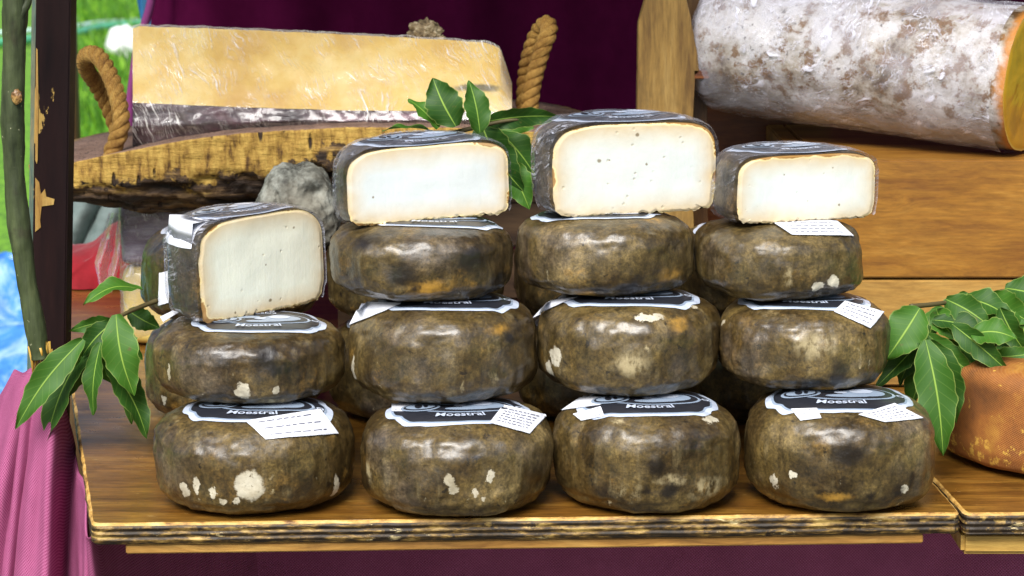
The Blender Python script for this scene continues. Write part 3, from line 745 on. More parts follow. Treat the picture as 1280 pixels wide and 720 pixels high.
def make_paper_local(parent, bvh, pts, ztop):
    nu, nv = 16, 16; P = []
    for j in range(nv):
        for i in range(nu):
            u, v = i/(nu-1), j/(nv-1); a = R_(lerp(pts[0], pts[1], u)); zf = lerp(1.25, pts[2], v)
            d = V(math.cos(a), math.sin(a), 0)
            if zf > 1: org = d*(.066*(1-(zf-1)*1.5))+V(0, 0, .2); h = bvh.ray_cast(org, V(0, 0, -1))
            else: h = bvh.ray_cast(d*.3+V(0, 0, ztop*zf*.99), -d)
            P.append((h[0]+h[1]*.0009) if h[0] else (d*.06+V(0, 0, ztop*.98)))
    mesh_obj('paper_label', P, grid_faces(nu, nv), PAPER, parent)
half_cheese(313, 101, 25, 45, 127, 3, 0, 'half cheese on the leftmost stack turned to the right, wrapped rind at left', roll=-1.5, nod=0, pts=[(-46, -55, 3), (52, 38, 3), (10, -48, 4), (5, -2, 2)], inner=(.78, .80, .68), rimw=.010, paper=(140, 188, .5), yoff=.004)
half_cheese(530, 108, 22, 19, 97, 8, 1, 'low white half cheese on the second stack tilted on a golden mottled wheel, leaves behind', roll=-2.2, nod=3.0, pts=[(-72, -12, 2.5)], inner=(.66, .71, .72), rimw=.010)
half_cheese(782, 112, 33, 17, 116, 14, 2, 'tallest cut half cheese in the middle with a small brown hole in its white face', roll=-.6, nod=2.5, pts=[(-47, 12, 4.5), (-34, 12, 2), (15, 5, 3), (2, 42, 4)], inner=(.66, .71, .69), rimw=.011)
half_cheese(994, 102, 31, 22, 86, 21, 3, 'smallest cut half cheese on the rightmost stack in front of the wooden crate', roll=.4, nod=1.5, pts=[(45, -24, 3)], inner=(.66, .71, .69), rimw=.010)

# ------------------------------------------------------------------ post and branch
m = M('dark_post')
n1 = m.noise(1, 6, .65, m.map(scale=(50, 50, 6)))
c = m.ramp(n1, [(.3, (.006, .002, .003)), (.6, (.018, .006, .006)), (.8, (.05, .016, .012))])
xx, yy, zz = m.sep(m.obj)
ch = m.noise(22, 6, .6, m.map(scale=(1.6, 1, .6)))
edge = m.smooth(xx, -.008, -.0135)
c = m.mix(m.smooth(m.math('ADD', ch, m.math('MULTIPLY', edge, .09)), .64, .655), c, (.50, .32, .09))
fk = m.noise(80, 4, .7, m.map(scale=(1, 1, .4))); c = m.mix(m.smooth(fk, .70, .72), c, (.5, .40, .22))
postm = m.set(color=c, rough=.65, normal=m.bump(n1, .3, .001), spec=.2)
PY = .115
pb = aty(62, 480, PY); pt = aty(69, 0, PY)
post = empty('wooden_post', (pb.x, PY, GZ)); tag(post, 'dark painted wooden post with yellow chips standing at the left of the board', 'post')
tl = (pt.x-pb.x)/(pt.z-pb.z); post.rotation_euler = (0, math.atan(tl), 0)
post.location.x = pb.x-tl*(pb.z-GZ)
o = box('post_shaft', -.0135, .0150, -.012, .015, 0, 2.15, postm, post, .0012)
o2 = box('edge_strip', -.0182, -.0137, -.006, .014, 0, 2.15, wood_mat('strip_grey', ((.05, .09, .07), (.10, .16, .13), (.3, .25, .12)), (60, 60, 5)), post, .0008)
# specific chip of bare wood
vs = []; fs = []
def chip(poly, Y, d):
    k = len(vs); 
    for (x, y) in poly: vs.append(aty(x, y, Y))
    for (x, y) in poly: vs.append(aty(x, y, Y)+V(0, d, 0))
    n = len(poly); fs.append(tuple(range(k, k+n)))
    for i in range(n): fs.append((k+i, k+(i+1) % n, k+n+(i+1) % n, k+n+i))
chip([(44, 222), (49, 228), (51, 243), (56, 236), (58, 246), (68, 249), (67, 256), (52, 258), (50, 275), (51, 284), (44, 290)], PY-.0128, .002)
chip([(45, 60), (47, 62), (48, 130), (47, 200), (46, 205), (44, 200)], PY-.0128, .002)
o = mesh_obj('bare_wood', vs, [f[::-1] for f in fs], wood_mat('bare_yellow', ((.35, .18, .04), (.55, .34, .09), (.66, .45, .16)), (60, 60, 8), dirt=.2), None, smooth=False)
o.parent = post; bpy.context.view_layer.update(); o.matrix_parent_inverse = post.matrix_world.inverted()
bark = M('green_bark')
n1 = bark.noise(1, 7, .65, bark.map(scale=(90, 90, 14))); n2 = bark.noise(30, 5, .65); n3 = bark.noise(170, 3, .7)
c = bark.ramp(n1, [(.3, (.018, .024, .012)), (.55, (.060, .078, .032)), (.75, (.12, .14, .06))])
c = bark.mix(bark.math('MULTIPLY', bark.smooth(n2, .55, .7), .6), c, (.03, .022, .014)); c = bark.mix(bark.smooth(n3, .68, .72), c, (.30, .30, .18))
bark.set(color=c, rough=.55, normal=bark.bump(bark.math('ADD', n1, n2), .5, .002), spec=.3)
BY = .045
pts = [aty(x, y, BY) for x, y in ((12, -420), (16, -150), (19, 0), (18, 60), (16, 140), (18, 220), (25, 290), (35, 360), (46, 420), (51, 448))]
br = tube('branch_pole', spline(pts, 140), .0102, bark.m, None, 28, rfun=lambda t: .0100-.0022*t+.0006*math.sin(t*31), nz=.10)
tag(br, 'slim green barked branch leaning against the dark post at far left', 'branch')
tw = [aty(x, y, BY-.003) for x, y in ((22, 28), (28, 14), (34, 4), (38, -12))]
tube('twig', spline(tw, 16), .003, bark.m, br, 12, rfun=lambda t: .0052-.003*t, nz=.2)
kp = aty(21, 121, BY-.0105)
km = wood_mat('knot_wood', ((.05, .025, .01), (.22, .11, .03), (.4, .25, .08)), (60, 60, 60))
blob('knot', kp, (.0042, .0022, .0058), km, br, .25, 3)
cut = []
vs, fs = [], []
rr = random.Random(5)
for k in range(11):
    x = 37+k*2.6; y0 = 424+rr.random()*14; y1 = 448+rr.random()*26
    a, b = tube('', [aty(x, y0, BY-.006+.010*abs(k-5)/5), aty(x+1+rr.random()*2, (y0+y1)/2, BY-.006+.010*abs(k-5)/5), aty(x+rr.random()*4, y1, BY-.004+.008*abs(k-5)/5)], .0016, None, seg=6, rfun=lambda t: .0019*(1-t*.8), link=False)
    o_ = len(vs); vs += a; fs += [tuple(q+o_ for q in f) for f in b]
mesh_obj('splintered_end', vs, fs, wood_mat('splinter', ((.20, .09, .01), (.52, .30, .04), (.68, .45, .12)), (90, 90, 15), dirt=.2), br)

# ------------------------------------------------------------------ tray of cork bark
TY = .37
m = M('cork_bark')
xx, yy, zz = m.sep(m.obj)
n1 = m.noise(28, 7, .65); n2 = m.noise(75, 6, .7)
fa = m.n('ShaderNodeAttribute', attribute_name='depth').outputs['Fac']
t = m.math('ADD', fa, m.math('MULTIPLY', m.math('SUBTRACT', n1, .5), 1.3))
yel = m.ramp(m.noise(1, 6, .6, m.map(scale=(140, 140, 40))), [(.34, (.10, .045, .008)), (.46, (.38, .22, .04)), (.62, (.56, .36, .08))])
ly = m.noise(1, 6, .65, m.map(scale=(14, 14, 110)))
drk = m.ramp(ly, [(.34, (.010, .006, .004)), (.50, (.045, .024, .012)), (.60, (.16, .092, .036)), (.70, (.40, .25, .07))])
c = m.mix(m.smooth(t, .60, .52), drk, yel)
v = m.n('ShaderNodeTexVoronoi', {'Vector': m.map(scale=(1, 1, .22)), 'Scale': 130.0}); pit = m.math('MULTIPLY', m.smooth(v.outputs['Distance'], .34, .20), m.smooth(m.sep(v.outputs['Color'])[0], .60, .66))
c = m.mix(pit, c, (.03, .014, .006))
top = m.mix(m.smooth(m.n('ShaderNodeTexVoronoi', {'Scale': 120.0}).outputs['Distance'], .30, .22), m.ramp(n1, [(.3, (.16, .09, .06)), (.7, (.30, .19, .14))]), (.03, .015, .01))
nrm = m.sep(m.n('ShaderNodeNewGeometry').outputs['Normal'])[2]
c = m.mix(m.smooth(nrm, .6, .85), c, top)
corkm = m.set(color=c, rough=.8, normal=m.bump(m.math('ADD', m.math('MULTIPLY', ly, 1.2), m.math('ADD', n2, m.math('MULTIPLY', pit, -1.0))), .8, .004))
tray = empty('cork_tray', (aty(380, 200, TY).x, TY+.14, 0)); 
tag(tray, 'rustic cork bark tray with rope handles under the big yellow wedge', 'tray')
tcx = tray.location.x
# profile of front edge top/bottom z taken along the tray
def ztop(px): 
    K = [(40, 212), (88, 204), (130, 194), (170, 186), (240, 172), (300, 165), (430, 157), (560, 158), (680, 166), (760, 175)]
    for (a, b), (c_, d) in zip(K, K[1:]):
        if px <= c_: return lerp(b, d, (px-a)/(c_-a))
    return K[-1][1]
def zbot(px):
    K = [(40, 262), (88, 265), (200, 268), (330, 268), (430, 250), (560, 235), (680, 225), (760, 220)]
    for (a, b), (c_, d) in zip(K, K[1:]):
        if px <= c_: return lerp(b, d, (px-a)/(c_-a))
    return K[-1][1]
nt_, nr = 420, 46; vs = []; dep = []
HA, HB = .272, .150
def plan(th):
    c_, s_ = math.cos(th), math.sin(th); e = 4.5
    r = 1/((abs(c_)/HA)**e+(abs(s_)/HB)**e)**(1/e); r *= 1+.02*noise.noise(V(c_*3, s_*3, 1))
    return V(r*c_, r*s_, 0)
def ztb(x):
    px = 640+(x+tcx)*F/((TY-YC)*1.0)
    return aty(px, ztop(px), TY).z, aty(px, zbot(px), TY).z
for j in range(nr):
    for i in range(nt_):
        th = 2*math.pi*i/nt_; p = plan(th); zt, zb = ztb(p.x); dep.append(0 if j < 8 else ((j-8)/29+(.45*max(0, fbm(V(p.x*14, p.y*14, 3), 3))+.25*sstep(-.10, .10, p.x)) if j < 38 else 1))
        if j < 8: s_ = (j/8); q = p*s_*.985; zt2, _ = ztb(q.x); z = zt2+.0015*fbm(q*60, 3)-.003*(1-s_); vs.append(V(q.x, q.y, z))
        elif j < 38:
            f = (j-8)/29; z = lerp(zt, zb, f)
            rough = sstep(.35, .7, f)
            ins = -.0022*fbm(V(p.x*90, p.y*90, z*50), 4)-rough*.012*abs(fbm(V(p.x*26, p.y*26, z*110), 5))-rough*.006*fbm(V(p.x*35, p.y*35, z*130+4), 3)-.030*sstep(.55, 1, f)**2
            ins += .003 if f < .55+.18*fbm(V(p.x*22, p.y*22, 7), 4) else -.005
            q = p.normalized()*(p.length+ins); vs.append(V(q.x, q.y, z+.004*rough*fbm(V(p.x*30, p.y*30, 9), 3)))
        else:
            s_ = 1-(j-37)/8.0*1.0; q = p*max(0, s_)*.9; _, zb2 = ztb(q.x); vs.append(V(q.x, q.y, zb2-.004*fbm(q*25, 3)+0*j))
o = mesh_obj('bark_slab', vs, [tuple(f[::-1]) for f in grid_faces(nt_, nr, wrap=True)], corkm, tray, attr={'depth': dep})
# shift material space: z relative to tray top
zref = aty(300, 165, TY).z
o.location = (0, 0, 0)
for v in o.data.vertices: v.co.z -= zref
tray.location.z = zref
# rope
m = M('rope'); xx = m.sep(m.uv)
f = m.math('SINE', m.math('MULTIPLY', m.math('ADD', m.math('MULTIPLY', xx[0], 1.0), m.math('MULTIPLY', xx[1], .5)), 120)); n1 = m.noise(60, 5); n2 = m.noise(400, 3, .7)
ropem = m.set(color=m.ramp(m.math('ADD', m.math('MULTIPLY', f, .10), m.math('ADD', m.math('MULTIPLY', n1, .5), m.math('MULTIPLY', n2, .5))), [(.3, (.10, .04, .006)), (.5, (.36, .18, .03)), (.7, (.60, .38, .10))]), rough=.8, normal=m.bump(m.math('ADD', n2, f), .6, .0008))
def rope(name, pts, parent, rad=.0085, pitch=.030):
    P = spline(pts, 150); L = [0]
    for a, b in zip(P, P[1:]): L.append(L[-1]+(b-a).length)
    fr = []; prev = None
    for i, p in enumerate(P):
        t = (P[min(i+1, len(P)-1)]-P[max(i-1, 0)]).normalized(); a = t.orthogonal().normalized() if prev is None else (prev-t*prev.dot(t)).normalized(); prev = a; fr.append((a, t.cross(a)))
    vs = []; fs = []; uv = []
    for k in range(3):
        Q = []
        for p, l, (a, b) in zip(P, L, fr):
            th = 2*math.pi*(l/pitch+k/3); Q.append(p+(a*math.cos(th)+b*math.sin(th))*rad*.50)
        v, f = tube('', Q, rad*.56, None, seg=14, link=False, nz=.05)
        o_ = len(vs); vs += v; fs += [tuple(q+o_ for q in g) for g in f]; uv += [((i % 14)/14, L[i//14]*8) for i in range(len(v))]
    o = mesh_obj(name, vs, fs, ropem, parent, uv=uv); o.location = -Vector(parent.location); return o
YT = TY+.03
rope('rope_handle', [aty(137, 215, TY+.02), aty(140, 190, TY+.02), aty(151, 160, TY+.02), aty(149, 130, TY+.03), aty(138, 95, TY+.05), aty(122, 70, TY+.07), aty(108, 70, TY+.10), aty(108, 86, TY+.13), aty(120, 105, TY+.16), aty(136, 135, TY+.17), aty(150, 175, TY+.17)], tray, .0082)
rope('rope_handle', [aty(660, 165, TY+.09), aty(662, 135, TY+.09), aty(667, 100, TY+.09), aty(678, 60, TY+.09), aty(686, 40, TY+.095), aty(683, 30, TY+.11), aty(672, 42, TY+.125), aty(662, 70, TY+.13), aty(657, 100, TY+.14), aty(655, 145, TY+.14)], tray, .0085)

# support box under the tray, hidden in the dark
dk = wood_mat('dark_crate_wood', ((.02, .01, .005), (.05, .026, .012), (.08, .045, .02)), (3, 40, 40))
sb = tag(empty('small_crate', (-.03, .52, 0)), 'dark wooden crate in the shade that props up the cork tray', 'crate')
zt = aty(500, zbot(500), TY).z
for k in range(3): box('slat', -.14, .14, -.10, -.088, .004+k*.052, .050+k*.052, dk, sb, .002)
box('side_panel', -.14, -.128, -.087, .10, .0, min(.165, zt-.02), dk, sb, .002); box('side_panel', .128, .14, -.087, .10, .0, min(.165, zt-.02), dk, sb, .002)
box('lid', -.141, .141, -.10, .10, min(.165, zt-.02)+.001, zt-.004, dk, sb, .002)

# ------------------------------------------------------------------ big wedge on tray
m = M('aged_paste')
n1 = m.noise(16, 6, .6); n2 = m.noise(90, 5, .6)
c = m.ramp(n1, [(.32, (.50, .29, .055)), (.5, (.62, .42, .11)), (.66, (.68, .53, .22))])
v = m.n('ShaderNodeTexVoronoi', {'Scale': 46.0}); c = m.mix(m.math('MULTIPLY', m.math('MULTIPLY', m.smooth(v.outputs['Distance'], .25, .12), m.smooth(m.sep(v.outputs['Color'])[0], .80, .84)), .7), c, (.42, .20, .04))
fi = m.vmath('LENGTH', m.vmath('MULTIPLY', m.vmath('SUBTRACT', m.vmath('ADD', m.obj, m.vmath('MULTIPLY', m.vmath('SUBTRACT', m.noise(60, 4, .6, out='Color'), (.5, .5, .5)), (.02, .01, .01))), tuple(aty(597, 108, TY+.07)-Vector((0, 0, 0)))), (1/.024, .0, 1/.0042)))
c = m.mix(m.math('MULTIPLY', m.smooth(fi, 1.2, .5), .85), c, (.05, .06, .05))
pastem = m.set(color=c, rough=.4, normal=m.bump(m.math('ADD', n1, n2), .25, .001), sss=.15, sssr=(.8, .5, .2), ssss=.005, coat=.3)
m = M('purple_rind')
n1 = m.noise(1, 6, .65, m.map(scale=(20, 60, 60), rot=(0, .2, 0)))
prind = m.set(color=m.ramp(n1, [(.35, (.015, .006, .010)), (.55, (.06, .025, .035)), (.70, (.22, .13, .16))]), rough=.3, normal=m.bump(n1, .6, .003), coat=.5)
wedge = empty('cheese_wedge', (0, 0, 0)); tag(wedge, 'long pale yellow wedge of aged cheese wrapped in film on the cork tray', 'cheese')
def wsec(u):
    px = lerp(166, 640, u)
    def K(tab):
        for (a, b), (c_, d) in zip(tab, tab[1:]):
            if px <= c_: return lerp(b, d, (px-a)/(c_-a))
        return tab[-1][1]
    top = K([(160, 38), (175, 33), (300, 37), (430, 43), (560, 50), (605, 53), (625, 60), (640, 105)])
    bot = K([(160, 128), (300, 134), (430, 138), (560, 139), (645, 140)])
    low = K([(160, 188), (240, 178), (330, 168), (430, 164), (560, 160), (645, 158)])
    Yf = TY+.035; 
    A = aty(px, low, Yf+.012); B = aty(px, lerp(bot, low, .5), Yf); Cc = aty(px, bot, Yf+.004); D = aty(px, top, Yf+.055)
    E = V(aty(px, top, Yf+.055).x, Yf+.12, D.z-.01); G = V(A.x, Yf+.14, A.z)
    return A, B, Cc, D, E, G
def wedge_part(name, sel, mat, off=0, nu=150, nz=.0008, caps=False):
    vs = []; rows = []
    for i in range(nu):
        u = i/(nu-1); A, B, Cc, D, E, G = wsec(u)
        seq = {'face': [Cc, D], 'rind': [G, A, B, Cc], 'back': [D, E, G], 'all': [G, A, B, Cc, D, E, G]}[sel]
        pts = []
        for a, b in zip(seq, seq[1:]):
            k = 22 if sel != 'back' else 8
            pts += [a.lerp(b, q/k) for q in range(k)]
        pts.append(seq[-1]); row = []
        cen = (A+D+E+G)/4
        for p in pts:
            d = (p-cen); d.x *= .1; d.normalize()
            row.append(p+d*(off+nz*fbm(p*45, 3)+(.0018*abs(noise.noise(V(p.x*70+p.z*60, p.z*30, 5))) if off else 0)))
        rows.append(row)
    nn = len(rows[0]); vs = [p for r in rows for p in r]
    fs = grid_faces(nn, nu)
    if caps: fs += [tuple(range(nn-1, -1, -1)), tuple(range((nu-1)*nn, nu*nn))]
    return mesh_obj(name, vs, fs, mat, wedge)
wedge_part('cut_face', 'face', pastem); wedge_part('rind', 'rind', prind, nz=.003); wedge_part('rind_back', 'back', pastem)
# end caps
for u, nm in ((0, 'left_end'), (1, 'right_end')):
    A, B, Cc, D, E, G = wsec(u); mesh_obj('end_face', [A, B, Cc, D, E, G], [(0, 1, 2, 3, 4, 5) if u else (5, 4, 3, 2, 1, 0)], pastem if u else prind, wedge, smooth=False)
FILM2 = wrap_mat('cling_film_tight', rot=(0, .45, 0), softk=.12, base=.02, amt=.85, tint=(.92, .88, .84), aniso=(230, 20, 16))
wedge_part('plastic_film', 'all', FILM2, off=.002, nz=.0016)
# knobbly stone on the wedge
m = M('stone_grey'); n1 = m.noise(40, 7, .7); n2 = m.noise(9, 5, .6)
stone = m.set(color=m.mix(m.smooth(n2, .4, .65), m.ramp(n1, [(.36, (.018, .018, .015)), (.48, (.13, .135, .115)), (.62, (.31, .33, .30))]), m.ramp(n1, [(.36, (.05, .035, .018)), (.6, (.20, .19, .15))])), rough=.75, normal=m.bump(n1, .8, .003))
m = M('stone_brown'); n1 = m.noise(110, 6, .7); stoneb = m.set(color=m.ramp(n1, [(.35, (.06, .04, .02)), (.5, (.26, .19, .10)), (.65, (.5, .42, .28))]), rough=.7, normal=m.bump(n1, .8, .003))
p = aty(531, 42, TY+.115)
s1 = blob('stone', p, (.0145, .013, .013), stoneb, None, .35, 2.6, 4, 5); tag(s1, 'small knobbly brown stone perched on the yellow wedge', 'stone')
b_ = blob('stone_lobe', V(.015, 0, -.006), (.006, .006, .005), stoneb, s1, .3, 3, 7, 4)
# grey rock behind leftmost half cheese
def rock():
    loc = aty(371, 262, .245)
    bm = bmesh.new(); bmesh.ops.create_icosphere(bm, subdivisions=6, radius=1)
    for v in bm.verts:
        d = v.co.normalized(); e = 3.0
        r = 1/((abs(d.x)**e+abs(d.y)**e+abs(d.z)**e)**(1/e))
        q = r*(1+.10*fbm(d*1.6+V(4, 0, 1), 4)+.035*fbm(d*7, 4))
        p = V(d.x*.037, d.y*.032, d.z*.040)*q
        p.x *= 1-.24*max(0, p.z/.04)
        for (hx, hz, r_, dp) in ((.018, .018, .0075, .010), (.0135, -.010, .0045, .008), (-.016, -.004, .003, .004)):
            k = math.exp(-(((p.x-hx)/(r_*1.3))**2+((p.z-hz)/r_)**2)) if p.y < 0 else 0
            p.y += dp*k
        if -.003 < p.x+.013 < .001 and p.z < .02: p.y += .002
        v.co = p
    o = bm_obj('grey_rock', bm, stone); o.location = loc
    return o
tag(rock(), 'pitted grey rock with dark hollows behind the leftmost half cheese', 'rock')
# ------------------------------------------------------------------ wrapped piece, red cloth, grey cloth under tray
WY = .46
pm = M('yellow_paste'); n1 = pm.noise(30, 5); pm.set(color=pm.ramp(n1, [(.3, (.66, .48, .10)), (.7, (.78, .62, .20))]), rough=.4, coat=.3)
wp = empty('wrapped_cheese', (aty(190, 350, WY).x, WY, 0)); tag(wp, 'film wrapped cheese block with yellow cut side under the cork tray', 'cheese')
wx = wp.location.x; xl = aty(149, 350, WY).x-wx; xr_ = xl+.115
zb = 0; zm = aty(170, 334, WY).z; ztp = aty(170, 268, WY).z+.012
def rbox(name, x0, x1, y0, y1, z0, z1, mat, parent, nz=.002, cuts=24, off=0, seed=0):
    bm = bmesh.new(); bmesh.ops.create_cube(bm, size=2); bmesh.ops.subdivide_edges(bm, edges=bm.edges[:], cuts=cuts, use_grid_fill=True)
    hx, hy, hz = (x1-x0)/2+off, (y1-y0)/2+off, (z1-z0)/2+off
    for v in bm.verts:
        c_ = v.co; m_ = max(abs(c_.x), abs(c_.y), abs(c_.z)); e = 8
        l = (abs(c_.x)**e+abs(c_.y)**e+abs(c_.z)**e)**(1/e); c_ = c_*(m_/l)
        p = V(c_.x*hx, c_.y*hy, c_.z*hz); p += c_.normalized()*nz*fbm(p*40+V(seed, 0, 0), 4)
        v.co = p+V((x0+x1)/2, (y0+y1)/2, (z0+z1)/2)
    return bm_obj(name, bm, mat, parent)
rbox('paste', xl, xr_, 0, .11, zb+.001, zm, pm.m, wp, .0008)
lav = M('lavender_rind'); n1 = lav.noise(1, 6, .65, lav.map(scale=(14, 40, 60), rot=(0, .3, 0))); lav.set(color=lav.ramp(n1, [(.35, (.05, .04, .06)), (.5, (.20, .15, .24)), (.62, (.36, .33, .42)), (.72, (.62, .62, .70))]), rough=.3, normal=lav.bump(n1, .7, .004), coat=.4)
rbox('rind', xl-.001, xr_+.001, -.001, .111, zm, ztp, lav.m, wp, .003, seed=4)
FILM3 = wrap_mat('cling_film_loose', rot=(.4, .2, 1.2), base=.10, amt=.7, tint=(.86, .84, .90), aniso=(60, 60, 24))
rbox('plastic_film', xl, xr_, 0, .11, zb+.006, ztp, FILM3, wp, .003, off=.003, seed=9)
vs = []; nu, nv = 26, 50
for j in range(nv):
    for i in range(nu):
        u, v = i/(nu-1), j/(nv-1)
        px_ = lerp(lerp(136, 118, min(1, v*1.6)), 150, u) if v < .62 else lerp(lerp(118, 126, (v-.62)/.38), lerp(150, 140, (v-.62)/.38), u)
        p = aty(px_, lerp(266, 366, v), WY-.01+.012*math.sin(u*9+v*4)+.006*fbm(V(u*5, v*5, 1), 3)); vs.append(p-Vector(wp.location))
mesh_obj('film_flap', vs, grid_faces(nu, nv), FILM3, wp)
# red cloth
m = M('red_cloth'); n1 = m.noise(12, 5); redm = m.set(color=m.ramp(n1, [(.3, (.16, .001, .006)), (.7, (.40, .006, .018))]), rough=.9, sheen=.3, normal=m.bump(m.noise(250, 3), .5, .001))
bm = bmesh.new(); nu, nv = 70, 40
bx = aty(128, 343, .82)
vs = []
for j in range(nv):
    for i in range(nu):
        u, v = i/(nu-1), j/(nv-1); x = lerp(-.085, .10, u); hgt = lerp(.030, .066, sstep(.05, .75, u))
        a = v*math.pi; 
        p = V(x, -.05*math.cos(a), hgt*math.sin(a)**.7)
        p += V(0, .010, .010)*fbm(V(x*22, a*1.2, 3), 3)+V(0, 0, .004*math.sin(u*22+v*5)*math.sin(a))
        p.z = max(p.z, 0.0005); vs.append(p)
rc = mesh_obj('red_cloth', vs, grid_faces(nu, nv), redm); rc.location = (bx.x, .82, .001); tag(rc, 'bunched bright red cloth lying on the board behind the dark post', 'cloth')
m = M('grey_cloth'); q = m.noise(40, 4); greym = m.set(color=m.ramp(q, [(.3, (.13, .18, .17)), (.7, (.24, .30, .29))]), rough=.85)
GH = aty(120, 245, 1.0).z
gc = empty('folded_cloth', (aty(120, 300, 1.0).x, 1.0, 0)); 
vs = []; nu, nv = 120, 30
for j in range(nv):
    for i in range(nu):
        u, v = i/(nu-1), j/(nv-1); x = lerp(-.10, .09, u)+.035*v; 
        vs.append(V(x, -.03*abs(math.sin(u*15.5))**.6+.02*v+.003*fbm(V(x*20, v*3, 0), 3), .001+GH*v))
n0 = len(vs); f1 = grid_faces(nu, nv); vs += [v+V(0, .05, 0) for v in vs]
o = mesh_obj('cloth_folds', vs, f1+[tuple(n0+k for k in f[::-1]) for f in f1], greym, gc)
tag(gc, 'grey green cloth with upright folds behind the red cloth', 'cloth')

# ------------------------------------------------------------------ right side: crate, planks, big cylinder, orange wheel
CYF = .285; CY0 = .50; CY1 = .325; CRAD = .0655
warm = ((.16, .060, .006), (.27, .118, .012), (.38, .19, .03))
crate = tag(empty('wooden_crate', (0.30, CYF, 0)), 'honey coloured wooden crate of wide boards behind the rightmost stack', 'crate')
cx0 = aty(1000, 300, CYF).x-.30; zs = aty(1150, 349, CYF).z; ztc = aty(1287, 100, CY1).z-CRAD-.003
plm = wood_mat('honey_wood', warm, (4, 30, 34), rough=.5, coat=.25, dirt=.25, dirtcol=(.09, .035, .008), knots=[((.13, 0, .10), .008), ((.04, 0, .17), .006)])
plm2 = wood_mat('honey_wood_pale', ((.24, .12, .025), (.36, .20, .045), (.46, .28, .075)), (4, 26, 30), rough=.5, coat=.2, dirt=.15, knots=[((.175, 0, .062), .006)])
box('plank', cx0-.02, .45, 0, .018, .0015, zs-.0012, plm2, crate, .0012)
box('plank', cx0, .45, .0, .018, zs+.0010, ztc, plm, crate, .0015)
box('side_panel', cx0, cx0+.018, .019, .30, .0015, ztc-.002, plm, crate, .0015)
box('back_panel', cx0+.019, .45, .282, .30, .0015, ztc-.002, plm, crate, .0015)
box('lid', cx0+.019, .45, .019, .281, ztc-.016, ztc-.001, plm, crate, .0015)
redw = wood_mat('red_brown_wood', ((.045, .010, .003), (.13, .033, .006), (.22, .07, .012)), (5, 22, 30), rough=.4, coat=.35, dirt=.4)
RY = .59
rb = tag(empty('backing_board', (aty(930, 300, RY).x, RY, 0)), 'reddish brown varnished board standing between the upright plank and the crate', 'board')
rx0 = aty(862, 200, RY).x-rb.location.x; rx1 = .33-rb.location.x
box('panel', rx0, rx1, 0, .018, .0015, aty(930, 205, RY).z, redw, rb, .0015)
box('panel', rx0, rx1, .0, .018, aty(930, 205, RY).z+.0015, aty(930, 92, RY).z, redw, rb, .0015)
# upright plank with notches
UY = .43
def slab(name, poly, Y, depth, mat, parent=None, wob=.0006, sub=26):
    P = []
    for k in range(len(poly)):
        a = Vector(poly[k]); b = Vector(poly[(k+1) % len(poly)]); n = max(1, int((b-a).length/6))
        for q in range(n): P.append(a.lerp(b, q/n))
    W3 = [aty(p.x, p.y, Y) for p in P]; n = len(W3)
    W3 = [p+V(wob*fbm(p*80, 3), 0, wob*fbm(p*80+V(9, 0, 0), 3)) for p in W3]
    cen = sum(W3, V(0, 0, 0))/n
    rings = [(.0015, 0), (0, .0012), (0, depth-.0012), (.0015, depth)]
    vs = []
    for ins, d in rings:
        for p in W3: vs.append(p+(cen-p).normalized()*ins+V(0, d, 0))
    fs = grid_faces(n, 4, wrap=True); fs += [tuple(range(n-1, -1, -1)), tuple(range(3*n, 4*n))]
    bm_ = mesh_obj(name, vs, [f for f in fs], mat, parent, smooth=False)
    bmm = bmesh.new(); bmm.from_mesh(bm_.data); bmesh.ops.recalc_face_normals(bmm, faces=bmm.faces[:]); bmm.to_mesh(bm_.data); bmm.free()
    return bm_
olw = wood_mat('weathered_plank', ((.13, .065, .012), (.27, .155, .034), (.38, .24, .07)), (44, 40, 4), rough=.55, coat=.1, dirt=.65, dirtcol=(.05, .03, .012))
z0y = 462
up = slab('upright_plank', [(810, -80), (806, 0), (798, 28), (797, 80), (796, 160), (800, z0y), (868, z0y), (867, 150), (868, 118), (869, 92), (874, 88), (873, 76), (869, 50), (864, 22), (859, 0), (856, -80)], UY, .02, olw)
tag(up, 'weathered olive brown plank standing upright with a narrowed top behind the tallest half', 'plank')
up2 = slab('rear_plank', [(856, -80), (860, z0y), (886, z0y), (884, 60), (878, 15), (872, -80)], UY+.045, .018, wood_mat('dark_plank', ((.05, .02, .005), (.11, .05, .012), (.17, .085, .022)), (44, 40, 4), dirt=.5))
tag(up2, 'narrow darker plank just behind the right edge of the upright plank', 'plank')
pg = box('peg', -.008, .008, 0, .045, -.0045, .0045, redw, up, .001); pg.location = aty(876, 93, UY+.0)+V(0, .0, 0)
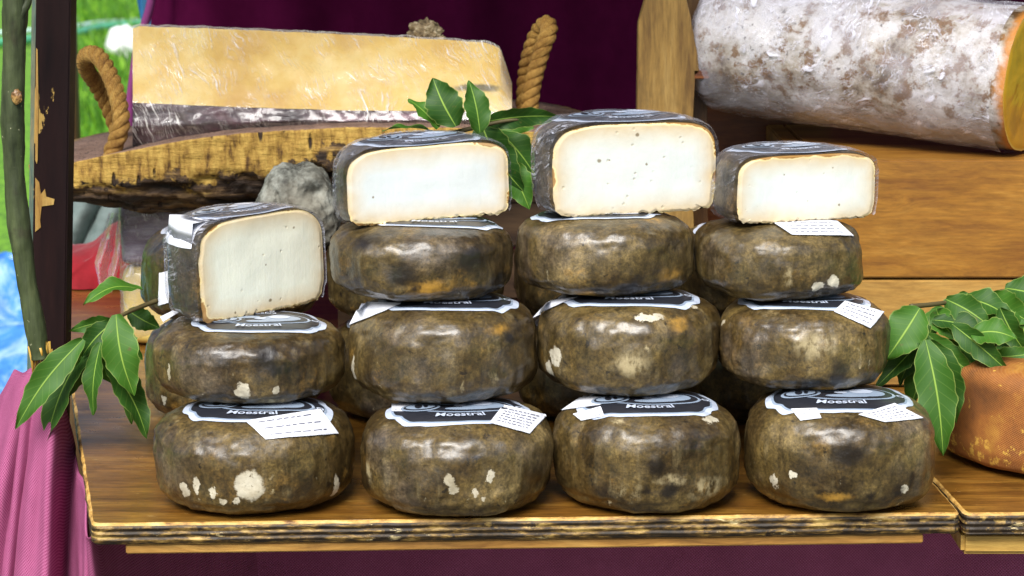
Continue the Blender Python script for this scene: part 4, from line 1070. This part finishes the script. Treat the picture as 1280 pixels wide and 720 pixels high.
# big cylinder
def big_cyl():
    rad = CRAD
    A = aty(884, 50, CY0); B = aty(1287, 99, CY1); ax = B-A; Lc = ax.length; phi = math.atan2(CY0-CY1, B.x-A.x)
    root = empty('cylinder_cheese', A, (0, math.asin((A.z-B.z)/Lc), -phi))
    tag(root, 'big pale mottled cylindrical cheese in film lying on the crate, yellow cut end at right', 'cheese')
    m = M('white_rind')
    n1 = m.noise(16, 8, .68); n2 = m.noise(60, 7, .7); n3 = m.noise(170, 4, .7)
    xx, yy, zz = m.sep(m.obj)
    base = m.ramp(n1, [(.37, (.085, .045, .016)), (.45, (.32, .27, .21)), (.57, (.60, .58, .59))])
    base = m.mix(m.math('MULTIPLY', m.smooth(n2, .50, .58), m.smooth(n1, .64, .50)), base, (.17, .085, .025))
    base = m.mix(m.math('MULTIPLY', m.smooth(n3, .58, .68), .8), base, (.04, .028, .02))
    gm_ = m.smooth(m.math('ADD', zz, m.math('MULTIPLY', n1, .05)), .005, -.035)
    base = m.mix(m.math('MULTIPLY', gm_, .65), base, m.ramp(n2, [(.4, (.04, .035, .022)), (.6, (.18, .16, .12))]))  # lower side tinted darker: shading put into the rind colour
    base = m.mix(m.smooth(m.math('ADD', xx, m.math('MULTIPLY', n1, .03)), .026, .008), base, (.20, .10, .02))
    base = m.mix(m.smooth(m.math('ADD', xx, m.math('MULTIPLY', n2, .02)), Lc-.002, Lc+.010), base, (.50, .20, .04))
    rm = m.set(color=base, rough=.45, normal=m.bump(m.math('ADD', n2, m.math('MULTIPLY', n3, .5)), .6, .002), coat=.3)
    def rev(off, nzr, x1):
        vs = []; nu, nv = 150, 110
        prof = []
        for k in range(30):
            a = k/29*math.pi/2; prof.append((.035*(1-math.cos(a))-off, (rad)*(math.sin(a)**.62)+off*(k > 0)))
        for k in range(1, nv-29): prof.append((.035+(x1-.035)*k/(nv-30), rad+off))
        for (x, r) in prof:
            for i in range(nu):
                th = 2*math.pi*i/nu; d = V(0, math.cos(th), math.sin(th))
                q = r*(1+.02*noise.noise(V(x*8, d.y*1.5, d.z*1.5)))
                p = V(x, d.y*q, d.z*q*1.0)
                p += d*nzr*fbm(V(x*35, d.y*3, d.z*3), 4)
                if off: p += d*(.0022*abs(noise.noise(V(x*45+d.z*3, d.y*7, d.z*7)))+.003*abs(noise.noise(V(x*12, d.y*2+5, d.z*2))))
                vs.append(p)
        return vs, grid_faces(nu, len(prof), wrap=True), nu, len(prof)
    vs, fs, nu, npf = rev(0, .0016, Lc); mesh_obj('rind', vs, [f[::-1] for f in fs], rm, root)
    lp = vs[-nu:]; rings = 16; fv = []; at = []
    for k in range(rings):
        s_ = k/(rings-1)
        for p in lp: q = V(Lc+.0006-(.0012 if s_ == 1 else 0), p.y*s_, p.z*s_); q.x += .001*fbm(q*60, 3)*(1-s_**4); fv.append(q); at.append((1-s_)*rad)
    m = M('amber_paste'); n1 = m.noise(40, 5, .6); a = m.n('ShaderNodeAttribute', attribute_name='rim').outputs['Fac']
    c = m.ramp(m.math('DIVIDE', a, .02), [(0, (.80, .66, .16)), (.12, (.66, .34, .015)), (1, (.64, .31, .012))])
    am = m.set(color=m.mix(m.math('MULTIPLY', m.smooth(n1, .5, .7), .5), c, (.34, .16, .01)), rough=.35, coat=.4)
    mesh_obj('cut_face', fv, grid_faces(nu, rings, wrap=True), am, root, attr={'rim': at})
    wf = wrap_mat('cling_film_milky', rot=(.7, .2, .4), base=.04, amt=.95, tint=(.80, .80, .92), aniso=(40, 120, 16))
    vs, fs, nu, npf = rev(.0022, .0012, Lc-.012); mesh_obj('plastic_film', vs, [f[::-1] for f in fs], wf, root)
    return root
big_cyl()
# orange wheel
OR = .125
cl = atz(1172, 570); ocx = cl.x+OR; ocy = cl.y+.02
ow = empty('orange_cheese', (ocx, ocy, 0)); tag(ow, 'large orange brown cheese wheel with cloth imprint at the right edge under bay leaves', 'cheese')
m = M('orange_rind')
xx, yy, zz = m.sep(m.obj)
ang = m.math('ARCTAN2', yy, xx)
u_ = m.math('MULTIPLY', ang, OR)
s = 6.2832/.0022
g1 = m.math('SINE', m.math('MULTIPLY', m.math('ADD', u_, m.math('MULTIPLY', zz, .5)), s)); g2 = m.math('SINE', m.math('MULTIPLY', m.math('SUBTRACT', zz, m.math('MULTIPLY', u_, .5)), s))
wv = m.math('MULTIPLY', g1, g2); n1 = m.noise(14, 7, .65); n2 = m.noise(90, 5, .7)
c = m.ramp(n1, [(.34, (.075, .018, .005)), (.5, (.27, .088, .014)), (.64, (.48, .24, .035))])
c = m.mix(m.math('MULTIPLY', m.math('MULTIPLY_ADD', wv, .5, .5), .28), c, (.50, .26, .10))
c = m.mix(m.smooth(m.math('ADD', n2, m.math('MULTIPLY', m.smooth(zz, 0, -.04), .12)), .62, .70), c, (.58, .34, .06))
om = m.set(color=c, rough=.6, normal=m.bump(m.math('ADD', wv, n2), .4, .0008), spec=.3)
vs, fs = wheel_mesh(OR, .044, 33, 7, 260, 110, amp=.5)
o = mesh_obj('rind', vs, fs, om, ow); o.location = (0, 0, .044)

# ------------------------------------------------------------------ leaves
lm = M('bay_leaf')
u, v, _ = lm.sep(lm.uv)
av = lm.math('ABSOLUTE', v)
oi = lm.n('ShaderNodeObjectInfo').outputs['Random']
n1 = lm.noise(30, 5, .6)
mid = lm.smooth(av, .060, .025)
vein = lm.math('SINE', lm.math('MULTIPLY', lm.math('SUBTRACT', u, lm.math('MULTIPLY', av, .16)), 62))
vn = lm.math('MULTIPLY', lm.smooth(vein, .90, 1.0), .13)
c = lm.mix(oi, (.010, .048, .005), (.055, .17, .012))
c = lm.mix(lm.smooth(lm.noise(160, 4, .7), .64, .70), c, (.10, .10, .02))
c = lm.mix(lm.math('MULTIPLY', n1, .5), c, (.03, .11, .008))
c = lm.mix(lm.math('MAXIMUM', mid, vn), c, (.26, .42, .06))
c = lm.mix(lm.math('MULTIPLY', lm.smooth(av, .93, .99), .6), c, (.34, .42, .10))
lm.set(color=c, rough=.58, normal=lm.bump(lm.math('ADD', lm.math('MULTIPLY', vn, 1.2), lm.math('ADD', mid, n1)), .4, .0008), spec=.4)
tl_ = lm.n('ShaderNodeBsdfTranslucent'); lm.put(tl_.inputs[0], lm.mix(.5, c, (.20, .42, .02))); mx = lm.n('ShaderNodeMixShader'); mx.inputs[0].default_value = .22
lm.t.links.new(lm.b.outputs[0], mx.inputs[1]); lm.t.links.new(tl_.outputs[0], mx.inputs[2]); lm.t.links.new(mx.outputs[0], lm.out.inputs[0])
stemm = simple('leaf_stem', (.09, .07, .025), .6)
def leaf(parent, b, t, wpx, Y0, Y1, tilt=0, bend=.10, fold=.25, seed=0, wave=1.0):
    B = aty(b[0], b[1], Y0); T = aty(t[0], t[1], Y1); D = T-B; L = D.length; dn = D.normalized()
    view = (CAM-(B+T)/2).normalized(); n = (view+V(0, 0, .45)); n = (n-dn*n.dot(dn)).normalized()
    side = dn.cross(n).normalized()
    q = Matrix.Rotation(R_(tilt), 3, dn); n = q @ n; side = q @ side
    Wd = wpx*1.18/2*sc((Y0+Y1)/2)/max(.35, math.cos(R_(tilt)))
    nu, nv = 34, 13; vs = []; uv = []
    rr = random.Random(seed*17+int(b[0]*3+t[1])); ph = rr.random()*6; ph2 = rr.random()*6; cv = (rr.random()-.5)*.16
    for i in range(nu):
        s = i/(nu-1); wf = (math.sin(math.pi*min(1, s*.97+.03)**.88)**.85)*(1-.15*s)
        for j in range(nv):
            w_ = -1+2*j/(nv-1); ed = abs(w_)**2
            wvv = 1+.05*math.sin(s*31+ph)*ed+.03*math.sin(s*53+ph2)*ed
            p = B+D*s+n*(L*bend*math.sin(math.pi*s)*1.0)+side*(w_*Wd*wf*wvv+L*cv*math.sin(math.pi*s))+n*(-fold*Wd*wf*abs(w_)**1.4*-1)+n*(wave*.16*Wd*ed*math.sin(s*13+ph+(w_ > 0)*1.7))
            vs.append(p-Vector(parent.location)); uv.append((s, w_))
    o = mesh_obj('leaf', vs, grid_faces(nv, nu), lm.m, parent, uv=uv)
    return o
def sprig(name, loc, label, stem, leaves):
    root = tag(empty(name, loc), label, 'bay sprig', 'sprigs of bay leaves laid among the cheeses')
    st = [aty(*p)-Vector(loc) for p in stem]
    tube('stem', spline(st, 30), .0018, stemm, root, 8, rfun=lambda t: .0022-.0011*t)
    for k, l in enumerate(leaves): leaf(root, *l[:5], *(l[5:] if len(l) > 5 else ()), seed=k+int(loc[0]*100))
    return root
y = .06
sprig('bay_sprig', tuple(aty(150, 400, y)), 'drooping bay sprig hanging over the left corner of the board', [(196, 376, .09), (165, 388, .07), (140, 402, .05), (112, 424, .04)], [
 ((178, 362), (104, 382), 24, .08, .05, 30, .16), ((145, 393), (168, 495), 42, .03, .02, 5, .10, .2), ((142, 401), (86, 414), 15, .07, .06, -35, .15),
 ((142, 402), (102, 446), 28, .045, .04, -15, .14), ((104, 424), (19, 537), 34, .03, .01, -8, .06, .25), ((116, 424), (57, 558), 34, .05, .03, 30, .08, .3),
 ((126, 428), (117, 519), 22, .035, .03, 35, .10), ((132, 452), (184, 548), 34, .04, .03, -20, .08), ((120, 420), (76, 500), 24, .055, .05, -45, .10),
 ((128, 420), (140, 480), 30, .06, .05, 40, .10), ((110, 424), (44, 520), 22, .07, .05, -40, .08), ((150, 410), (178, 450), 26, .07, .06, 20, .12),
 ((160, 388), (200, 410), 24, .10, .10, 20, .1), ((140, 410), (165, 530), 26, .06, .05, 30, .1)])
y = .16
sprig('bay_sprig', tuple(aty(600, 150, y)), 'bay sprig with two upright leaves behind the low half cheese of the second stack', [(560, 168, .14), (600, 158, .15), (640, 150, .16), (690, 148, .17)], [
 ((570, 158), (541, 97), 42, .13, .14, -10, .08), ((600, 166), (586, 100), 30, .12, .13, 15, .08), ((548, 160), (510, 124), 22, .13, .14, 30, .10), ((602, 153), (704, 146), 18, .16, .17, 45, .05),
 ((600, 150), (655, 240), 44, .17, .16, 25, .08), ((625, 165), (672, 225), 36, .18, .18, -25, .08), ((632, 200), (662, 262), 34, .17, .16, 10, .08), ((540, 163), (478, 163), 12, .15, .14, 60, .05), ((600, 152), (668, 160), 22, .19, .19, 30, .06)])
y = .05
sprig('bay_sprig', tuple(aty(1180, 420, y)), 'large bay sprig spilling over the orange wheel at the right edge', [(1138, 383, .02), (1170, 380, .04), (1205, 374, .07), (1250, 364, .10), (1300, 356, .12)], [
 ((1150, 385), (1107, 450), 50, .01, .0, -5, .08, .15), ((1152, 424), (1093, 486), 26, .03, .01, 10, .10), ((1150, 440), (1124, 482), 26, .04, .03, 25, .12),
 ((1157, 425), (1179, 570), 46, -.03, -.05, 8, .06, .25), ((1150, 428), (1170, 545), 30, -.01, -.02, -35, .05), ((1162, 425), (1196, 530), 40, -.01, -.03, 25, .06, .2),
 ((1160, 418), (1222, 472), 26, .02, .01, 20, .08), ((1166, 400), (1238, 432), 30, .04, .02, -15, .10), ((1214, 418), (1272, 424), 36, .0, -.01, -10, .12, .1), ((1240, 446), (1300, 440), 22, .02, .01, 10, .1),
 ((1182, 374), (1240, 410), 32, .05, .03, 15, .10), ((1200, 372), (1268, 402), 34, .07, .05, -20, .12), ((1240, 368), (1290, 404), 34, .08, .06, 25, .12), ((1256, 360), (1310, 372), 34, .10, .09, -10, .12),
 ((1170, 386), (1196, 425), 28, .05, .03, 10, .12), ((1190, 405), (1262, 466), 26, .01, -.01, 30, .08), ((1200, 430), (1244, 466), 26, .03, .01, -25, .08), ((1165, 430), (1215, 455), 26, .05, .04, 15, .10), ((1250, 385), (1282, 440), 26, .04, .03, 35, .1),
 ((1268, 440), (1320, 470), 26, .03, .03, 0, .1), ((1205, 395), (1250, 440), 36, .07, .06, 0, .1), ((1210, 366), (1186, 412), 30, .06, .06, 30, .1), ((1225, 372), (1232, 430), 36, .08, .07, -20, .1), ((1180, 384), (1160, 432), 28, .06, .05, 25, .1), ((1270, 362), (1262, 422), 38, .10, .08, 20, .1), ((1290, 380), (1270, 450), 34, .07, .06, -25, .1), ((1200, 440), (1230, 480), 24, .03, .02, 30, .1), ((1216, 380), (1175, 400), 26, .07, .06, 10, .1), ((1250, 400), (1215, 452), 32, .06, .05, 20, .1), ((1160, 440), (1135, 520), 26, .04, .03, 40, .06), ((1285, 420), (1235, 462), 28, .05, .04, 0, .1), ((1190, 378), (1215, 398), 22, .06, .04, 0, .1)])

# ------------------------------------------------------------------ unseen awning added above the frame to darken the back of the stall
m = M('shade_canvas'); q = m.noise(20, 4); awm = m.set(color=m.ramp(q, [(.3, (.10, .05, .06)), (.7, (.14, .07, .08))]), rough=.9)
aw = tag(empty('shade_awning', (0, .9, 1.05)), 'unseen dark canvas awning added on poles to shade the back of the stall', 'awning')
vs = []; nu, nv = 40, 24
for j in range(nv):
    for i in range(nu):
        u, v = i/(nu-1), j/(nv-1); x = lerp(-.75, 1.7, u); yv = lerp(-1.05, 1.0, v)
        vs.append((x, yv, .10*v-.02*math.sin(u*math.pi*3)**2))
n0 = len(vs); f1 = grid_faces(nu, nv); vs += [(a, b, c_+.004) for a, b, c_ in vs]
mesh_obj('shade_sheet', vs, f1+[tuple(n0+k for k in f[::-1]) for f in f1], awm, aw)
for (x, yv) in ((1.6, .9), (-.7, .95), (1.6, -.98)): tube('pole', [V(x, yv, -1.97), V(x, yv, -1), V(x, yv, .06)], .018, tm, aw, 12)
